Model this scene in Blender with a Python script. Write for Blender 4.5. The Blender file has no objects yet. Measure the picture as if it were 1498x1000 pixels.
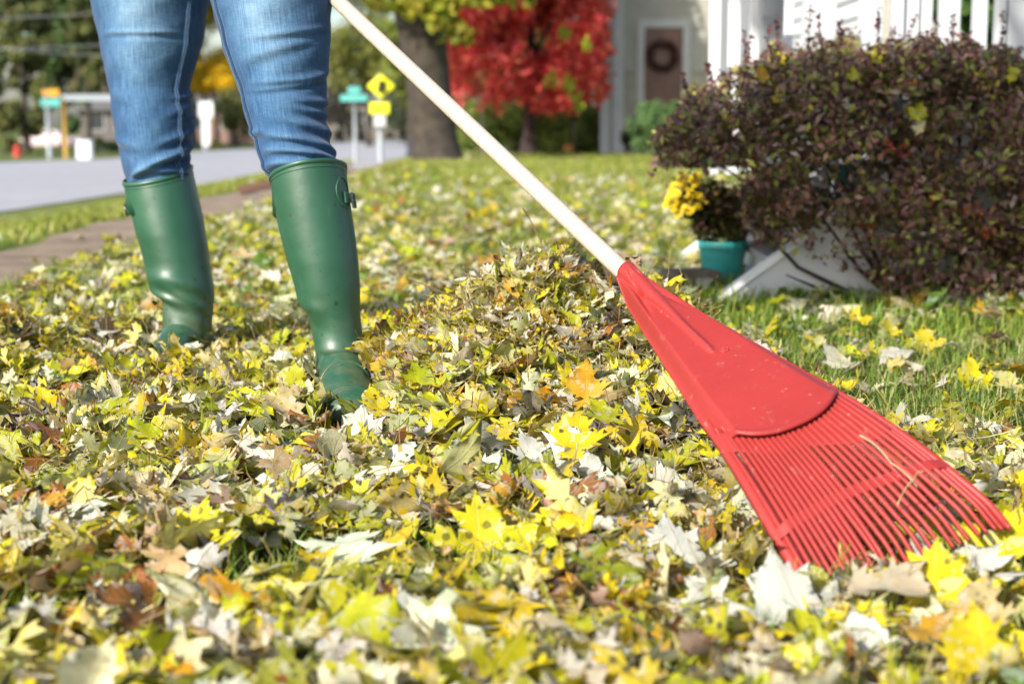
import bpy, bmesh, math
import numpy as np
from mathutils import Vector, Matrix
rng = np.random.default_rng(7)
S = bpy.context.scene
COL = S.collection
PI = math.pi

# ------------------------------------------------------------------ camera
FPX = 2200.0
PIT = math.atan(320/FPX)
CAMP = np.array([0, 0, .47])
CF = np.array([0, math.cos(PIT), -math.sin(PIT)])
CU = np.array([0, math.sin(PIT), math.cos(PIT)])
CR = np.array([1., 0, 0])
def proj(P):
    d = np.asarray(P) - CAMP
    z = d @ CF
    return 749 + FPX*(d @ CR)/z, 500 - FPX*(d @ CU)/z, z
def ray(px, py):
    return (px-749)/FPX*CR + (500-py)/FPX*CU + CF
def unp(px, py, Y):
    d = ray(px, py)
    return CAMP + d*(Y/d[1])
def sm(x, a, b):
    t = np.clip((np.asarray(x, float)-a)/(b-a), 0, 1)
    return t*t*(3-2*t)
def terr(x, y):
    x = np.asarray(x, float); y = np.asarray(y, float)
    d = (-1.37 + np.maximum(0, y-20)*.25) - x
    z = -.05*sm(d, .05, .14) - .25*sm(d, .75, 2.6) - .7*sm(y, 16, 48)*sm(d, 1.0, 3.0)
    return z
def gpx(px, py, dz=0.0):
    d = ray(px, py)
    t = .8
    while t < 400:
        p = CAMP + d*t
        if p[2] < terr(p[0], p[1])+dz: break
        t *= 1.004
    p = CAMP + d*t
    p[2] = float(terr(p[0], p[1]))+dz
    return p
cam = bpy.data.cameras.new('camera'); co = bpy.data.objects.new('camera', cam); COL.objects.link(co)
co.location = CAMP; co.rotation_euler = (PI/2-PIT, 0, 0)
cam.sensor_width = 36; cam.lens = FPX/1498*36
cam.clip_start = .05; cam.clip_end = 2000
cam.dof.use_dof = True; cam.dof.focus_distance = 2.12; cam.dof.aperture_fstop = 4.6
S.camera = co

# ------------------------------------------------------------------ light
SUNV = Vector((-.52, -.66, .57)).normalized()
sl = bpy.data.lights.new('sun', 'SUN'); sl.energy = 4.6; sl.angle = math.radians(.5); sl.color = (1, .95, .87)
so = bpy.data.objects.new('sun', sl); COL.objects.link(so)
so.rotation_euler = SUNV.to_track_quat('Z', 'Y').to_euler()
w = bpy.data.worlds.new('World'); S.world = w; w.use_nodes = True
nt = w.node_tree
sky = nt.nodes.new('ShaderNodeTexSky'); sky.sky_type = 'NISHITA'; sky.sun_disc = False
sky.sun_elevation = math.asin(SUNV.z); sky.sun_rotation = math.atan2(SUNV.x, SUNV.y)
sky.air_density = 1.0; sky.dust_density = 2.0
bg = nt.nodes['Background']; nt.links.new(sky.outputs[0], bg.inputs[0]); bg.inputs[1].default_value = .15
S.view_settings.view_transform = 'Standard'; S.view_settings.look = 'None'
S.view_settings.exposure = .62; S.view_settings.gamma = 1
try:
    S.cycles.max_bounces = 6; S.cycles.transmission_bounces = 4; S.cycles.transparent_max_bounces = 6
except Exception: pass

# ------------------------------------------------------------------ materials
class NT:
    def __init__(s, m): s.t = m.node_tree; s.t.nodes.clear()
    def n(s, typ, ins=None, **kw):
        nd = s.t.nodes.new('ShaderNode'+typ)
        for k, v in kw.items(): setattr(nd, k, v)
        for k, v in (ins or {}).items():
            if isinstance(v, bpy.types.NodeSocket): s.t.links.new(v, nd.inputs[k])
            else: nd.inputs[k].default_value = v
        return nd
    def m(s, op, a, b=0., c=0.):
        return s.n('Math', {0: a, 1: b, 2: c}, operation=op).outputs[0]
    def mix(s, f, a, b, bt='MIX'):
        nd = s.t.nodes.new('ShaderNodeMix'); nd.data_type = 'RGBA'; nd.blend_type = bt
        for i, v in ((0, f), (6, a), (7, b)):
            if isinstance(v, bpy.types.NodeSocket): s.t.links.new(v, nd.inputs[i])
            else: nd.inputs[i].default_value = (tuple(v)+(1,))[:4] if isinstance(v, (tuple, list)) else v
        return nd.outputs[2]
    def ramp(s, f, pts):
        nd = s.n('ValToRGB', {0: f}); cr = nd.color_ramp
        while len(cr.elements) < len(pts): cr.elements.new(.5)
        for e, (p, c) in zip(cr.elements, pts):
            e.position = p; e.color = tuple(c)+(1,) if len(c) == 3 else c
        return nd.outputs[0]
    def noise(s, vec=None, scale=5., detail=3., rough=.5, out=0):
        i = {'Scale': scale, 'Detail': detail, 'Roughness': rough}
        if vec is not None: i['Vector'] = vec
        return s.n('TexNoise', i).outputs[out]
    def out(s, sh): s.n('OutputMaterial', {0: sh})
def M(name, f):
    m = bpy.data.materials.new(name); m.use_nodes = True
    n = NT(m); f(n); return m
def plain(name, col, rough=.6, var=.15, scale=8., bump=.0, metal=0., spec=.5):
    def f(n):
        tc = n.n('TexCoord').outputs['Object']
        no = n.noise(tc, scale, 4)
        a = tuple(c*(1-var) for c in col); b = tuple(min(1, c*(1+var)) for c in col)
        c = n.ramp(no, [(.3, a), (.7, b)])
        i = {'Base Color': c, 'Roughness': rough, 'Metallic': metal, 'Specular IOR Level': spec}
        if bump:
            i['Normal'] = n.n('Bump', {'Strength': bump, 'Distance': .01, 'Height': n.noise(tc, scale*6, 4)}).outputs[0]
        n.out(n.n('BsdfPrincipled', i).outputs[0])
    return M(name, f)
def vmat(name, rough=.6, trans=.25, spec=.3):
    """foliage: colour from the mesh, thin and translucent"""
    def f(n):
        a = n.n('Attribute', attribute_name='lc').outputs['Color']
        p = n.n('BsdfPrincipled', {'Base Color': a, 'Roughness': rough, 'Specular IOR Level': spec}).outputs[0]
        if trans:
            t = n.n('BsdfTranslucent', {'Color': n.mix(.6, a, n.mix(1., a, (1.5, 1.5, .7), 'MULTIPLY'))}).outputs[0]
            p = n.n('MixShader', {0: trans, 1: p, 2: t}).outputs[0]
        n.out(p)
    return M(name, f)
def maple_f(n):
    at = n.n('Attribute', attribute_name='lc'); lp = n.n('Attribute', attribute_name='lp').outputs['Vector']
    sp = n.n('SeparateXYZ', {0: lp}).outputs
    x, y, r = sp[0], sp[1], sp[2]
    ax = n.m('ABSOLUTE', x)
    ang = n.m('ARCTAN2', ax, y)
    rad = n.m('SQRT', n.m('ADD', n.m('MULTIPLY', x, x), n.m('MULTIPLY', y, y)))
    d = None
    for a0 in (0., .93, 1.6):
        di = n.m('MULTIPLY', n.m('ABSOLUTE', n.m('SUBTRACT', ang, a0)), rad)
        d = di if d is None else n.m('MINIMUM', d, di)
    vein = n.n('MapRange', {0: d, 1: .004, 2: .016, 3: 1., 4: 0.}).outputs[0]
    # side veins: herring-bone off the main ribs
    hb = n.m('SINE', n.m('MULTIPLY', n.m('SUBTRACT', rad, n.m('MULTIPLY', d, 1.2)), 62.))
    hb = n.n('MapRange', {0: hb, 1: .8, 2: 1., 3: 0., 4: .5}).outputs[0]
    vein = n.m('MAXIMUM', vein, hb)
    off = n.n('CombineXYZ', {0: x, 1: y, 2: n.m('MULTIPLY', r, 40.)}).outputs[0]
    nz = n.noise(off, 3.2, 4, .6)
    nf = n.noise(off, 14, 3, .6)
    base = at.outputs['Color']
    base = n.mix(n.n('MapRange', {0: nz, 1: .35, 2: .7}).outputs[0], n.mix(1., base, (.72, .78, .7), 'MULTIPLY'), n.mix(1., base, (1.15, 1.08, 1.), 'MULTIPLY'))
    # brown dying patches
    br = n.m('MULTIPLY', n.n('MapRange', {0: n.noise(off, 2.4, 5, .65), 1: .56, 2: .68}).outputs[0], .75)
    base = n.mix(n.m('MULTIPLY', br, at.outputs['Alpha']), base, (.20, .115, .045))
    # black tar spots
    vo = n.n('TexVoronoi', {'Vector': off, 'Scale': 4.6, 'Randomness': 1.}).outputs[0]
    vo = n.m('ADD', vo, n.m('MULTIPLY', n.m('SUBTRACT', nf, .5), .16))
    spot = n.n('MapRange', {0: vo, 1: .25, 2: .29, 3: 1., 4: 0.}).outputs[0]
    gate = n.n('MapRange', {0: n.noise(off, 1.3, 1), 1: .44, 2: .48}).outputs[0]
    spot = n.m('MULTIPLY', n.m('MULTIPLY', spot, gate), at.outputs['Alpha'])
    front = n.mix(n.m('MULTIPLY', vein, .45), base, (.52, .46, .14))
    front = n.mix(n.m('MULTIPLY', spot, .93), front, (.022, .016, .014))
    # pale felted underside of a silver maple leaf
    wht = n.mix(n.m('MULTIPLY', nz, .55), (.66, .655, .62), (.50, .49, .43))
    back = n.mix(.32, base, wht)
    back = n.mix(n.m('MULTIPLY', vein, .4), back, (.40, .38, .28))
    back = n.mix(n.m('MULTIPLY', spot, .35), back, (.10, .09, .08))
    bf = n.n('NewGeometry').outputs['Backfacing']
    col = n.mix(bf, front, back)
    stem = n.n('MapRange', {0: y, 1: -.03, 2: -.06, 3: 0., 4: 1.}).outputs[0]
    stem = n.m('MULTIPLY', stem, n.m('LESS_THAN', ax, .035))
    col = n.mix(stem, col, n.mix(nz, (.45, .36, .10), (.38, .24, .10)))
    h = n.m('ADD', n.m('MULTIPLY', vein, -.6), n.m('MULTIPLY', nf, .8))
    bp = n.n('Bump', {'Strength': .35, 'Distance': .002, 'Height': h}).outputs[0]
    p = n.n('BsdfPrincipled', {'Base Color': col, 'Roughness': .55, 'Specular IOR Level': .25, 'Normal': bp}).outputs[0]
    t = n.n('BsdfTranslucent', {'Color': n.mix(.5, col, n.mix(1., col, (1.4, 1.35, .4), 'MULTIPLY'))}).outputs[0]
    n.out(n.n('MixShader', {0: .28, 1: p, 2: t}).outputs[0])
m_leaf = M('maple leaf', maple_f)
m_fol = vmat('foliage', .6, .28)
m_air = vmat('airy foliage', .6, .5)
m_grass = vmat('grass blade', .5, .3, .3)
m_dry = vmat('dry stem', .7, .0, .2)
def rubber_f(n):
    tc = n.n('TexCoord').outputs['Object']
    no = n.noise(tc, 9, 5, .6); fi = n.noise(tc, 260, 2)
    c = n.ramp(no, [(.3, (.013, .070, .034)), (.7, (.024, .105, .054))])
    scf = n.n('MapRange', {0: n.noise(n.n('Mapping', {'Vector': tc, 'Scale': (1, 1, .25)}).outputs[0], 55, 6, .8), 1: .60, 2: .78}).outputs[0]
    c = n.mix(n.m('MULTIPLY', scf, .35), c, (.10, .19, .13))
    sp = n.noise(tc, 75, 2, .5)
    mud = n.n('MapRange', {0: sp, 1: .69, 2: .72}).outputs[0]
    gz = n.n('SeparateXYZ', {0: n.n('NewGeometry').outputs['Position']}).outputs[2]
    dust = n.m('MULTIPLY', n.n('MapRange', {0: gz, 1: .20, 2: .02}).outputs[0], n.n('MapRange', {0: n.noise(tc, 25, 5, .7), 1: .42, 2: .75}).outputs[0])
    c = n.mix(n.m('MULTIPLY', dust, .8), c, (.16, .14, .09))
    c = n.mix(n.m('MULTIPLY', mud, .8), c, (.015, .02, .012))
    ro = n.n('MapRange', {0: no, 1: .3, 2: .7, 3: .38, 4: .48}).outputs[0]
    h = n.m('ADD', n.m('MULTIPLY', n.noise(tc, 18, 3), 1.), n.m('MULTIPLY', fi, .03))
    bp = n.n('Bump', {'Strength': .25, 'Distance': .006, 'Height': h}).outputs[0]
    n.out(n.n('BsdfPrincipled', {'Base Color': c, 'Roughness': ro, 'Specular IOR Level': .7, 'Normal': bp}).outputs[0])
m_rub = M('green rubber', rubber_f)
m_sole = plain('dark sole', (.012, .045, .025), .6)
m_buckle = plain('dull metal', (.18, .2, .17), .35, metal=.8)
def denim_f(n):
    fd = n.n('Attribute', attribute_name='fade_shade').outputs['Fac']
    uv = n.n('Attribute', attribute_name='luv').outputs['Vector']
    st = n.n('Mapping', {'Vector': uv, 'Scale': (1., .05, 1.)}).outputs[0]
    ns = n.noise(st, 420, 3, .7)
    nh = n.noise(n.n('Mapping', {'Vector': uv, 'Scale': (.15, 1., 1.)}).outputs[0], 520, 2, .6)
    nb = n.noise(uv, 14, 5, .6)
    f = n.m('ADD', fd, n.m('MULTIPLY', n.m('SUBTRACT', ns, .5), 1.0))
    f = n.m('ADD', f, n.m('MULTIPLY', n.m('SUBTRACT', nh, .5), .35))
    f = n.m('ADD', f, n.m('MULTIPLY', n.m('SUBTRACT', nb, .5), .5))
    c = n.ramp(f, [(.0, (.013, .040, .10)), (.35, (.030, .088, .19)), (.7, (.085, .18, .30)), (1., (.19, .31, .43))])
    h = n.m('ADD', n.m('MULTIPLY', ns, .5), n.m('MULTIPLY', nh, .5))
    bp = n.n('Bump', {'Strength': .5, 'Distance': .001, 'Height': h}).outputs[0]
    bp = n.n('Bump', {'Strength': .4, 'Distance': .006, 'Height': n.noise(n.n('Mapping', {'Vector': uv, 'Scale': (1., 2.4, 1.)}).outputs[0], 22, 4, .55), 'Normal': bp}).outputs[0]
    n.out(n.n('BsdfPrincipled', {'Base Color': c, 'Roughness': .85, 'Specular IOR Level': .15, 'Normal': bp, 'Sheen Weight': .15}).outputs[0])
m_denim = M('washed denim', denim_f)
m_thread = plain('pale thread', (.20, .28, .34), .8)
def red_f(hue):
    def f(n):
        tc = n.n('TexCoord').outputs['Object']
        no = n.noise(tc, 12, 5, .6)
        c = n.ramp(no, [(.3, tuple(v*.85 for v in hue)), (.7, hue)])
        sc = n.noise(n.n('Mapping', {'Vector': tc, 'Scale': (1, 1, 1), 'Rotation': (0, .3, .9)}).outputs[0], 60, 6, .75)
        dirt = n.n('MapRange', {0: sc, 1: .60, 2: .74}).outputs[0]
        c = n.mix(n.m('MULTIPLY', dirt, .45), c, (.50, .25, .20))
        v = n.n('TexVoronoi', {'Vector': n.n('Mapping', {'Vector': tc, 'Scale': (1, 7, 1), 'Rotation': (0, 0, .5)}).outputs[0], 'Scale': 26.}).outputs[0]
        scr = n.m('MULTIPLY', n.n('MapRange', {0: v, 1: .035, 2: .07, 3: 1., 4: 0.}).outputs[0], .6)
        c = n.mix(scr, c, (.70, .45, .40))
        bp = n.n('Bump', {'Strength': .18, 'Distance': .002, 'Height': n.noise(tc, 180, 4, .6)}).outputs[0]
        n.out(n.n('BsdfPrincipled', {'Base Color': c, 'Roughness': .48, 'Specular IOR Level': .4, 'Normal': bp, 'Subsurface Weight': 0.}).outputs[0])
    return f
m_red = M('red plastic', red_f((.345, .032, .027)))
def wood_f(n):
    tc = n.n('TexCoord').outputs['Object']
    g = n.noise(n.n('Mapping', {'Vector': tc, 'Scale': (14, 14, .7)}).outputs[0], 18, 5, .6)
    c = n.ramp(g, [(.25, (.40, .31, .23)), (.5, (.54, .45, .36)), (.75, (.62, .54, .45))])
    st = n.n('MapRange', {0: n.noise(tc, 16, 6, .75), 1: .62, 2: .70}).outputs[0]
    c = n.mix(n.m('MULTIPLY', st, .6), c, (.22, .13, .07))
    bp = n.n('Bump', {'Strength': .2, 'Distance': .001, 'Height': g}).outputs[0]
    n.out(n.n('BsdfPrincipled', {'Base Color': c, 'Roughness': .45, 'Specular IOR Level': .4, 'Normal': bp}).outputs[0])
m_wood = M('pale wood', wood_f)
def soil_f(n):
    g = n.n('NewGeometry').outputs['Position']
    y = n.n('SeparateXYZ', {0: g}).outputs[1]
    near = n.ramp(n.noise(g, 26, 6, .7), [(.3, (.022, .03, .008)), (.5, (.07, .09, .02)), (.7, (.15, .15, .05))])
    fn = n.noise(g, 3.2, 8, .75)
    far = n.ramp(fn, [(.32, (.055, .10, .018)), (.5, (.16, .19, .045)), (.62, (.27, .27, .09)), (.72, (.36, .33, .20))])
    far2 = n.ramp(n.noise(g, .6, 6, .7), [(.3, (.05, .09, .02)), (.55, (.13, .15, .05)), (.75, (.24, .20, .10))])
    c = n.mix(n.n('MapRange', {0: y, 1: 3., 2: 7.}).outputs[0], near, far)
    c = n.mix(n.n('MapRange', {0: y, 1: 25., 2: 30.}).outputs[0], c, far2)
    n.out(n.n('BsdfPrincipled', {'Base Color': c, 'Roughness': .95, 'Specular IOR Level': .1,
        'Normal': n.n('Bump', {'Strength': .8, 'Distance': .02, 'Height': n.noise(g, 40, 5, .7)}).outputs[0]}).outputs[0])
m_soil = M('lawn soil', soil_f)
def asph(c0, c1, sc=30):
    def f(n):
        g = n.n('NewGeometry').outputs['Position']
        c = n.mix(n.noise(g, .5, 4), n.ramp(n.noise(g, sc, 6, .7), [(.3, c0), (.7, c1)]), n.ramp(n.noise(g, 2.5, 5, .6), [(.35, c0), (.7, c1)]))
        n.out(n.n('BsdfPrincipled', {'Base Color': c, 'Roughness': .9, 'Specular IOR Level': .2,
           'Normal': n.n('Bump', {'Strength': .4, 'Distance': .01, 'Height': n.noise(g, 60, 4)}).outputs[0]}).outputs[0])
    return f
m_road = M('asphalt', asph((.27, .27, .285), (.40, .40, .42)))
m_walk = M('sidewalk', asph((.14, .105, .07), (.33, .25, .18), 5))
m_mulch = M('mulch', asph((.13, .055, .035), (.22, .11, .06), 14))
m_white = plain('white paint', (.78, .79, .80), .5, .05)
m_bark = plain('bark', (.048, .038, .027), .9, .45, 9, .9)
m_dbark = plain('dark bark', (.035, .02, .018), .9, .4, 12, .8)
m_teal = plain('teal glazed plastic', (.03, .29, .28), .45, .15, 5)
m_body = plain('skin', (.55, .33, .24), .5, .08)
m_knit = plain('grey knit', (.30, .30, .33), .9, .15, 60, .4)
m_hair = plain('brown hair', (.07, .04, .02), .5, .3, 50, .5)

# ------------------------------------------------------------------ object helpers
def link(o, parent=None):
    COL.objects.link(o)
    if parent is not None: o.parent = parent
    return o
def tag(o, label=None, cat=None, group=None, kind=None):
    if label: o['label'] = label
    if cat: o['category'] = cat
    if group: o['group'] = group
    if kind: o['kind'] = kind
    return o
def empty(name, loc=(0, 0, 0), label=None, cat=None, group=None):
    o = bpy.data.objects.new(name, None); o.location = tuple(map(float, loc)); o.empty_display_size = .1
    link(o); return tag(o, label, cat, group)
def rawmesh(name, V, F, mat, parent=None, smooth=True, attrs=None, loc=None):
    """V (n,3); F (m,3|4) array or list of faces; a parented mesh is given in world space and moved to the parent's origin"""
    V = np.asarray(V, np.float32)
    pa = parent
    while pa is not None: V = V - np.array(pa.location, np.float32); pa = pa.parent
    if loc is not None: V = V - np.asarray(loc, np.float32)
    me = bpy.data.meshes.new(name)
    if isinstance(F, np.ndarray):
        k = F.shape[1]; m = len(F)
        me.vertices.add(len(V)); me.vertices.foreach_set('co', V.ravel())
        me.loops.add(m*k); me.loops.foreach_set('vertex_index', F.astype(np.int32).ravel())
        me.polygons.add(m); me.polygons.foreach_set('loop_start', np.arange(0, m*k, k, dtype=np.int32))
        me.polygons.foreach_set('loop_total', np.full(m, k, np.int32))
        me.update(calc_edges=True)
    else:
        me.from_pydata([tuple(map(float, v)) for v in V], [], [tuple(int(i) for i in f) for f in F]); me.update()
    if smooth: me.polygons.foreach_set('use_smooth', np.ones(len(me.polygons), bool))
    for k, v in (attrs or {}).items():
        v = np.asarray(v, np.float32)
        if v.ndim == 1: a = me.attributes.new(k, 'FLOAT', 'POINT'); a.data.foreach_set('value', v)
        elif v.shape[1] == 4: a = me.attributes.new(k, 'FLOAT_COLOR', 'POINT'); a.data.foreach_set('color', v.ravel())
        else: a = me.attributes.new(k, 'FLOAT_VECTOR', 'POINT'); a.data.foreach_set('vector', v.ravel())
    me.materials.append(mat)
    o = bpy.data.objects.new(name, me)
    if loc is not None: o.location = tuple(map(float, loc))
    return link(o, parent)
class MB:
    def __init__(s): s.v = []; s.f = []
    def add(s, V, F):
        b = len(s.v); s.v += [tuple(map(float, v)) for v in V]; s.f += [tuple(i+b for i in f) for f in F]; return s
    def box(s, a, b, R=None, c=None):
        x0, y0, z0 = a; x1, y1, z1 = b
        V = [(x0, y0, z0), (x1, y0, z0), (x1, y1, z0), (x0, y1, z0), (x0, y0, z1), (x1, y0, z1), (x1, y1, z1), (x0, y1, z1)]
        if R is not None: V = [tuple(R @ Vector(v) + Vector(c)) for v in V]
        return s.add(V, [(0, 3, 2, 1), (4, 5, 6, 7), (0, 1, 5, 4), (1, 2, 6, 5), (2, 3, 7, 6), (3, 0, 4, 7)])
    def tube(s, pts, rad, n=8, cap=True):
        pts = [Vector(tuple(map(float, p))) for p in pts]
        rad = [float(r_) for r_ in rad] if hasattr(rad, '__len__') else [float(rad)]*len(pts)
        V = []; F = []; up = None
        for i, p in enumerate(pts):
            t = (pts[min(i+1, len(pts)-1)] - pts[max(i-1, 0)]).normalized()
            if up is None: up = Vector((0, 0, 1)) if abs(t.z) < .9 else Vector((1, 0, 0))
            a = t.cross(up)
            if a.length < 1e-5: a = t.orthogonal()
            a.normalize(); b = a.cross(t); up = b
            for k in range(n):
                th = 2*PI*k/n; V.append(p + rad[i]*(math.cos(th)*a + math.sin(th)*b))
        for i in range(len(pts)-1):
            for k in range(n):
                k2 = (k+1) % n; F.append((i*n+k, i*n+k2, (i+1)*n+k2, (i+1)*n+k))
        if cap: F += [tuple(range(n)), tuple(reversed(range((len(pts)-1)*n, len(pts)*n)))]
        return s.add(V, F)
    def lathe(s, prof, c, n=24):
        V = []; F = []
        for r, z in prof:
            for k in range(n):
                th = 2*PI*k/n; V.append((c[0]+r*math.cos(th), c[1]+r*math.sin(th), c[2]+z))
        for i in range(len(prof)-1):
            for k in range(n):
                k2 = (k+1) % n; F.append((i*n+k, i*n+k2, (i+1)*n+k2, (i+1)*n+k))
        F += [tuple(reversed(range(n))), tuple(range((len(prof)-1)*n, len(prof)*n))]
        return s.add(V, F)
    def build(s, name, mat, parent=None, smooth=False, bevel=0, loc=None):
        o = rawmesh(name, s.v, s.f, mat, parent, smooth, loc=loc)
        if bevel:
            m = o.modifiers.new('b', 'BEVEL'); m.width = bevel; m.segments = 2; m.limit_method = 'ANGLE'
        return o

# ------------------------------------------------------------------ setting: ground, walks, road
def axis_grid(lo, hi, fine_lo, fine_hi, step):
    a = list(np.arange(fine_lo, fine_hi+1e-6, step)); s = step
    while a[-1] < hi: s *= 1.25; a.append(min(hi, a[-1]+s))
    s = step
    while a[0] > lo: s *= 1.25; a.insert(0, max(lo, a[0]-s))
    return np.array(a)
def ground():
    X = axis_grid(-600, 600, -6, 3, .12); Y = axis_grid(-300, 900, -1, 24, .3)
    gx, gy = np.meshgrid(X, Y, indexing='ij')
    z = terr(gx, gy)
    V = np.stack([gx, gy, z], -1).reshape(-1, 3)
    n, m = len(X), len(Y)
    i, j = np.meshgrid(np.arange(n-1), np.arange(m-1), indexing='ij')
    q = (i*m+j).ravel()
    F = np.stack([q, q+m, q+m+1, q+1], 1)
    tag(rawmesh('ground', V, F, m_soil), 'lawn soil and grass ground under the fallen leaves', 'ground', kind='structure')
ground()
def strip(name, L, Rr, dz, mat, label, cat, kind='structure', k=8):
    """sheet between two polylines of world points, draped on the terrain"""
    L = np.asarray(L, float); Rr = np.asarray(Rr, float)
    V = []; F = []
    def res(P, n=150):
        d = np.r_[0, np.cumsum(np.linalg.norm(np.diff(P[:, :2], axis=0), axis=1))]
        t = np.linspace(0, 1, n)**1.6*d[-1]
        return np.stack([np.interp(t, d, P[:, 0]), np.interp(t, d, P[:, 1])], 1)
    a, b = res(L), res(Rr)
    for p, q in zip(a, b):
        for i in range(k+1):
            r = p + (q-p)*i/k; V.append((r[0], r[1], float(terr(r[0], r[1]))+dz))
    for i in range(len(a)-1):
        for j in range(k):
            o = i*(k+1)+j; F.append((o, o+1, o+k+2, o+k+1))
    return tag(rawmesh(name, V, F, mat), label, cat, kind=kind)
wl = [(-2.08+.05*math.sin(y*2.3)+.03*math.sin(y*7.1), y) for y in np.arange(-3, 20, .25)]; wr = [(-1.45+.03*math.sin(y*3.1+1)+.02*math.sin(y*8.3), y) for y in np.arange(-3, 20, .25)]
strip('sidewalk', wl, wr, .01, m_walk, 'brown dusty sidewalk strip between lawn and verge', 'sidewalk')
rn = [gpx(*p) for p in [(-500, 420), (-100, 330), (0, 312), (180, 284), (330, 274), (352, 268), (400, 258), (480, 250), (600, 242), (750, 237)]]
rf = [gpx(*p) for p in [(-1500, 262), (-300, 246), (0, 238), (165, 232), (290, 222), (360, 218), (400, 216), (490, 207), (600, 205), (780, 204)]]
strip('road', rf, rn, .012, m_road, 'grey asphalt street running past the lawn', 'road', k=30)
mu = [gpx(*p) for p in [(345, 276), (400, 262), (480, 252), (600, 243)]]; ml = [gpx(*p) for p in [(352, 288), (400, 276), (470, 262), (600, 250)]]
strip('path', mu, ml, .02, m_mulch, 'reddish brown mulch path between sidewalk and street', 'path')

# ------------------------------------------------------------------ leaves
HALF = [(0, 0), (.05, -.02), (.16, -.07), (.34, -.12), (.30, -.03), (.45, .01), (.30, .055), (.20, .10),
        (.105, .125), (.24, .17), (.36, .12), (.38, .22), (.58, .22), (.54, .32), (.76, .52), (.58, .475), (.56, .60), (.44, .47), (.35, .55), (.285, .39), (.18, .31),
        (.075, .255), (.065, .36), (.075, .47), (.23, .57), (.185, .645), (.35, .79), (.18, .785), (.16, .88), (.085, .87), (0, 1.06)]
def leaf_template(half, step, stem=True):
    pts = [(x, y) for x, y in half] + [(-x, y) for x, y in reversed(half[1:-1])]
    bm = bmesh.new()
    bm.faces.new([bm.verts.new((x, y, 0)) for x, y in pts])
    bmesh.ops.triangulate(bm, faces=bm.faces[:])
    if step:
        for c in np.arange(-.75, .76, step):
            g = bm.verts[:]+bm.edges[:]+bm.faces[:]
            bmesh.ops.bisect_plane(bm, geom=g, plane_co=(c, 0, 0), plane_no=(1, 0, 0), dist=1e-4)
        for c in np.arange(-.1+step/2, 1.03, step):
            g = bm.verts[:]+bm.edges[:]+bm.faces[:]
            bmesh.ops.bisect_plane(bm, geom=g, plane_co=(0, c, 0), plane_no=(0, 1, 0), dist=1e-4)
    else:
        g = bm.verts[:]+bm.edges[:]+bm.faces[:]
        bmesh.ops.bisect_plane(bm, geom=g, plane_co=(0, 0, 0), plane_no=(1, 0, 0), dist=1e-4)
    bmesh.ops.triangulate(bm, faces=bm.faces[:])
    bmesh.ops.recalc_face_normals(bm, faces=bm.faces[:])
    bm.normal_update(); bm.verts.index_update()
    if sum(f.normal.z for f in bm.faces) < 0:
        for f in bm.faces: f.normal_flip()
    V = [tuple(v.co) for v in bm.verts]; F = [tuple(v.index for v in f.verts) for f in bm.faces]; bm.free()
    nb = len(V); nf = len(F)
    if stem:
        b = len(V); ys = [0.02, -.2, -.38, -.55, -.68]; r = .010
        for j, y in enumerate(ys):
            cx = .10*(y*y); cz = -.05*math.sin(y*3)
            for k in range(3): V.append((cx+r*math.cos(2.1*k), y, cz+r*math.sin(2.1*k)))
        for j in range(4):
            for k in range(3):
                a0, a1 = b+j*3+k, b+j*3+(k+1) % 3
                F += [(a0, a1, a1+3), (a0, a1+3, a0+3)]
    return np.array(V, float), np.array(F, int), nb, nf
SIL = [(0, 0), (.04, -.01), (.14, -.10), (.30, -.20), (.28, -.10), (.44, -.10), (.30, -.01), (.16, .05), (.07, .10), (.20, .15), (.34, .10), (.34, .19), (.60, .22),
       (.48, .28), (.82, .52), (.58, .45), (.60, .62), (.42, .44), (.36, .54), (.27, .34), (.14, .23), (.05, .22), (.055, .36), (.065, .46), (.25, .56), (.17, .63), (.38, .84),
       (.17, .76), (.16, .90), (.07, .86), (0, 1.10)]
def vary(h, a, b, c):
    return [(x*a + (.03*math.sin(9*y+c) if 0 < x < .5 and x > .08 else 0), y*b if y > .3 else y) for x, y in h]
T_HI = [leaf_template(vary(h_, a, b, c), .16) for h_, a, b, c in ((SIL, .92, .98, 1), (SIL, .80, 1.04, 2), (SIL, 1., .95, 4), (SIL, .70, 1.08, 5))]
T_MD = [leaf_template(vary(SIL, a, b, 0), 0, True) for a, b in ((.9, 1), (.78, 1.05))]
LOW = [(0, 0), (.35, -.06), (.2, .14), (.7, .5), (.42, .46), (.13, .34), (.3, .76), (0, 1)]
T_LO = [leaf_template(LOW, 0, False)]
def rotm(yaw, pitch, roll):
    cy, sy, cp, sp, cr, sr = np.cos(yaw), np.sin(yaw), np.cos(pitch), np.sin(pitch), np.cos(roll), np.sin(roll)
    z = np.zeros_like(yaw); o = z+1
    Rz = np.stack([np.stack([cy, -sy, z], -1), np.stack([sy, cy, z], -1), np.stack([z, z, o], -1)], -2)
    Rx = np.stack([np.stack([o, z, z], -1), np.stack([z, cp, -sp], -1), np.stack([z, sp, cp], -1)], -2)
    Ry = np.stack([np.stack([cr, z, sr], -1), np.stack([z, o, z], -1), np.stack([-sr, z, cr], -1)], -2)
    return Rz @ Rx @ Ry
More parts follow.
